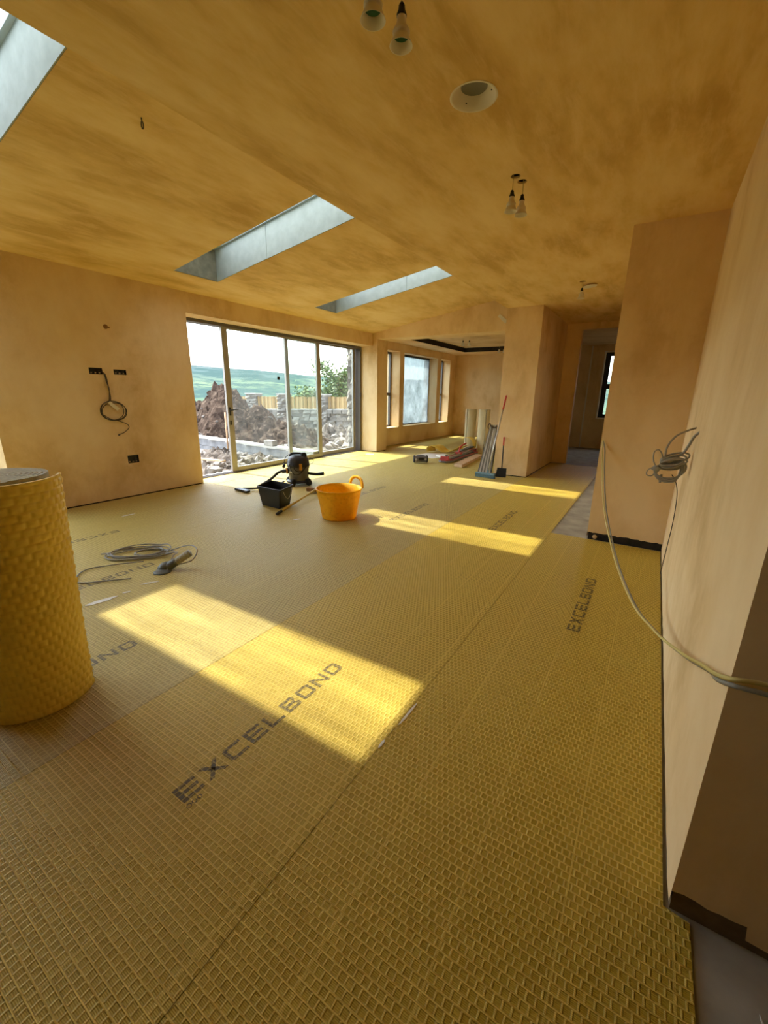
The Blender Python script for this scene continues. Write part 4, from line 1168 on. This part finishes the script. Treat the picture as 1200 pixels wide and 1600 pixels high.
t = thing('floor_scraper', 'black floor scraper with red handle top leaning on the pillar', 'scraper', (-2.30, 7.84, 0))
a = Vector((-2.30,7.845,.10)); e = Vector((-2.375,8.065,.735)); dd = (e-a).normalized(); L_ = (e-a).length
B().tube([a, a+dd*(L_-.16)], .0115, 10).build('shaft', 'black_plastic', t)
B().tube([a+dd*(L_-.17), a+dd*(L_-.01), a+dd*L_], .015, 10, rads=[.0145,.015,.010]).build('grip', 'red_paint', t)
bb = B(); p = [Vector((-2.405,7.81,.002)), Vector((-2.205,7.83,.002)), Vector((-2.215,7.86,.175)), Vector((-2.385,7.84,.175))]; o_ = Vector((.0,.008,0))
bb.hexa([p[0],p[1],p[1]+o_,p[0]+o_,p[3],p[2],p[2]+o_,p[3]+o_]).build('blade', 'black_plastic', t)
B().tube([a - Vector((0,0,.06)), a + dd*.03], .016, 8, rads=[.012,.015]).build('socket', 'black_plastic', t)

t = thing('ribbed_trims', 'bundle of ribbed metal trims leaning beside the pillar', 'trim bundle', (-2.70, 8.10, 0))
for k in range(9):
    u = k/8; a = Vector((-2.835+.245*u, 8.06+.02*u, .002)); e = Vector((-2.79+.115*u, 8.48+.02*u, .90+.01*(k % 3)))
    B().bar(a, e, .026, .014, (0,-1,.5)).build('trim', 'rib_pale' if k % 2 else 'rib_dark', t)
b = B().bar((-2.63,8.13,.01), (-2.68,8.52,.86), .10, .012, (0,-1,.5)); b.build('shade_sheet', 'black_rubber', t)  # black sheet added to stand for the shade down the trims' side
w = B(); w.tube(cat([(-2.82,8.44,.84),(-2.83,8.43,.90),(-2.80,8.44,.95),(-2.77,8.44,.90),(-2.72,8.45,.87),(-2.66,8.47,.89),(-2.64,8.48,.94)], 6), .012, 6)
w.build('binding_cord', 'wire_dark', t)

t = thing('tile_cutter', 'long red and grey manual tile cutter lying on the mats by the opening', 'tile cutter', (-3.95, 9.6, 0))
ca_, cb_ = Vector((-3.90,8.72,0)), Vector((-3.95,10.75,0)); cd = (cb_-ca_).normalized(); cn = Vector((cd.y, -cd.x, 0))
def cpt(u, v, z): q = ca_ + cd*u + cn*v; return (q.x, q.y, z)
bb = B(); poly = []
for u, v in ((0,-.06),(.05,-.14),(.2,-.16),(1.9,-.16),(2.03,-.10),(2.03,.10),(1.9,.16),(.2,.16),(.05,.14),(0,.06)): q = ca_ + cd*u + cn*v; poly.append((q.x, q.y))
bb.prism(poly, .012, .055).build('base_bed', 'vac_grey', t, bevel=.006)
bb = B(); pl = []
for u, v in ((-.01,-.05),(.04,-.13),(.22,-.14),(.22,.14),(.04,.13),(-.01,.05)): q = ca_ + cd*u + cn*v; pl.append((q.x, q.y))
bb.prism(pl, .055, .072).build('nose_plate', 'red_plastic', t)
for v in (-.055, .055): B().tube([cpt(.05,v,.12), cpt(2.0,v,.12)], .012, 8).build('rail', 'steel', t)
for u in (.07, 1.96): B().bar(cpt(u,-.10,.10), cpt(u,.10,.10), .05, .085).build('rail_end', 'red_plastic', t, bevel=.005)
for v in (-.15, .15): B().bar(cpt(.15,v,.062), cpt(1.95,v,.062), .02, .014).build('bed_pad', 'red_plastic', t)
B().bar(cpt(.92,-.08,.13), cpt(.92,.08,.13), .12, .05).build('carriage', 'red_plastic', t, bevel=.008)
B().tube(cat([cpt(.95,0,.15), cpt(1.0,0,.24), cpt(1.10,.02,.30), cpt(1.28,.05,.335)], 6), .018, 8).build('lever', 'red_paint', t)
B().bar(cpt(.25,0,.075), cpt(1.85,0,.075), .10, .012).build('breaker_bar', 'frame_metal', t)
B().bar(cpt(1.2,-.12,.13), cpt(2.0,-.02,.18), .10, .03).build('side_rest', 'rib_dark', t)
B().lathe([(0,0),(.02,.005),(.02,.03),(.01,.035),(.01,.07),(.035,.085),(.035,.095),(0,.10)], cpt(.12,.02,.07), 12).build('clamp_knob', 'black_plastic', t)

o = B().hexa([(-3.52,8.44,.001),(-3.31,8.38,.001),(-3.50,10.2,.001),(-3.71,10.26,.001),(-3.52,8.44,.062),(-3.31,8.38,.062),(-3.50,10.2,.062),(-3.71,10.26,.062)]).build('timber_batten', 'timber', origin=(-3.5,9.3,0), bevel=.003)
tag(o, 'flat timber batten lying beside the tile cutter', 'timber')

# site radio
RC = Vector((-4.34, 8.44, 0)); ru = Vector((.8,.6,0)); rv = Vector((-.6,.8,0))
t = thing('site_radio', 'small dark grey site radio standing on the mats before the opening', 'radio', RC)
def rp(u, v, z): return RC + ru*u + rv*v + Vector((0,0,z))
prof = [(-.07,.03),(-.085,.06),(-.085,.12),(-.06,.155),(.06,.155),(.085,.12),(.085,.06),(.07,.03)]
b = B(); n = len(prof); vs = [rp(u, v, z) for u in (-.135,.135) for v, z in prof]
b.add(vs, [tuple(range(n)), tuple(range(n,2*n))] + [(i, (i+1) % n, n+(i+1) % n, n+i) for i in range(n)]).build('radio_body', 'vac_grey', t, bevel=.008)
for u in (-.14, .14): B().lathe([(.0,-.02),(.075,-.02),(.082,-.01),(.082,.01),(.075,.02),(0,.02)], rp(u, 0, .092), 20, ru).build('bumper', 'black_rubber', t)
b = B(); b.hexa([rp(u, v, z) for z in (.07,.13) for u, v in ((-.06,-.088),(.06,-.088),(.06,-.08),(-.06,-.08))]); b.build('front_panel', 'black_plastic', t)
B().tube(cat([rp(-.11,0,.14), rp(-.09,0,.162), rp(0,0,.168), rp(.09,0,.162), rp(.11,0,.14)], 5), .010, 8).build('carry_handle', 'black_plastic', t)
for u in (-.105, .105): B().lathe([(0,0),(.025,0),(.022,.014),(0,.014)], rp(u, -.086, .085), 14, -rv).build('dial', 'frame_metal', t)

# curled mat offcut and paper
def ribbon(pts, w, th, wd):
    path = cat(pts, 8); vs = []; fs = []; wv = Vector(wd).normalized()
    for i, p in enumerate(path):
        tn = (path[min(i+1, len(path)-1)] - path[max(i-1, 0)]).normalized(); nn = tn.cross(wv).normalized()
        for s, q in ((0,-th/2), (1,-th/2), (1,th/2), (0,th/2)): vs.append(p + wv*w*s + nn*q)
    for i in range(len(path)-1):
        for k in range(4): fs.append((4*i+k, 4*i+4+k, 4*i+4+(k+1) % 4, 4*i+(k+1) % 4))
    fs += [(3,2,1,0), tuple(range(4*len(path)-4, 4*len(path)))]
    return B().add(vs, fs, True)
r = ribbon([(-4.98,10.05,.03),(-4.99,10.03,.13),(-4.90,10.05,.19),(-4.78,10.10,.16),(-4.66,10.18,.05),(-4.52,10.32,.03),(-4.40,10.50,.09),(-4.30,10.62,.16)], .42, .007, (.15,1,0))
tag(r.build('mat_offcut', 'mat_roll_yellow', origin=(-4.8,10.1,0)), 'wavy yellow mat offcut lying behind the tile cutter', 'mat offcut')
pts = [(-4.42+.20*math.cos(a), 10.72+.10*a/6, .205+.20*math.sin(a)) for a in [(-2.9+q*.5) for q in range(11)]]
r = ribbon([(x+.25, y, z) for x, y, z in pts], .22, .007, (.1,1,0))
tag(r.build('mat_curl', 'mat_roll_yellow', origin=(-4.2,10.7,0)), 'yellow mat curl arching up in front of the left far roll', 'mat offcut')
o = B().prism([(-5.0,9.45),(-4.42,9.20),(-4.12,9.75),(-4.55,10.15),(-4.95,9.9)], .0008, .006).build('paper_sheet', 'paper_white', origin=(-4.6,9.6,0)); tag(o, 'white paper sheet lying flat behind the site radio', 'paper')
o = B().hexa([(-4.48,9.55,.007),(-4.15,9.35,.007),(-4.05,9.6,.007),(-4.38,9.8,.007),(-4.48,9.55,.05),(-4.15,9.35,.04),(-4.05,9.6,.05),(-4.38,9.8,.06)]).build('folded_paper_sack', 'paper_white', origin=(-4.25,9.6,0), bevel=.01); tag(o, 'folded white paper sack lying beside the tile cutter nose', 'sack')

dab('long white streak on the bare concrete at the bottom right corner', .475, 1.02, .13, .010, 1.75)
for q in ('long white streak',):
    for o in bpy.data.objects:
        if o.get('label', '').startswith(q): o.location.z = -.0066
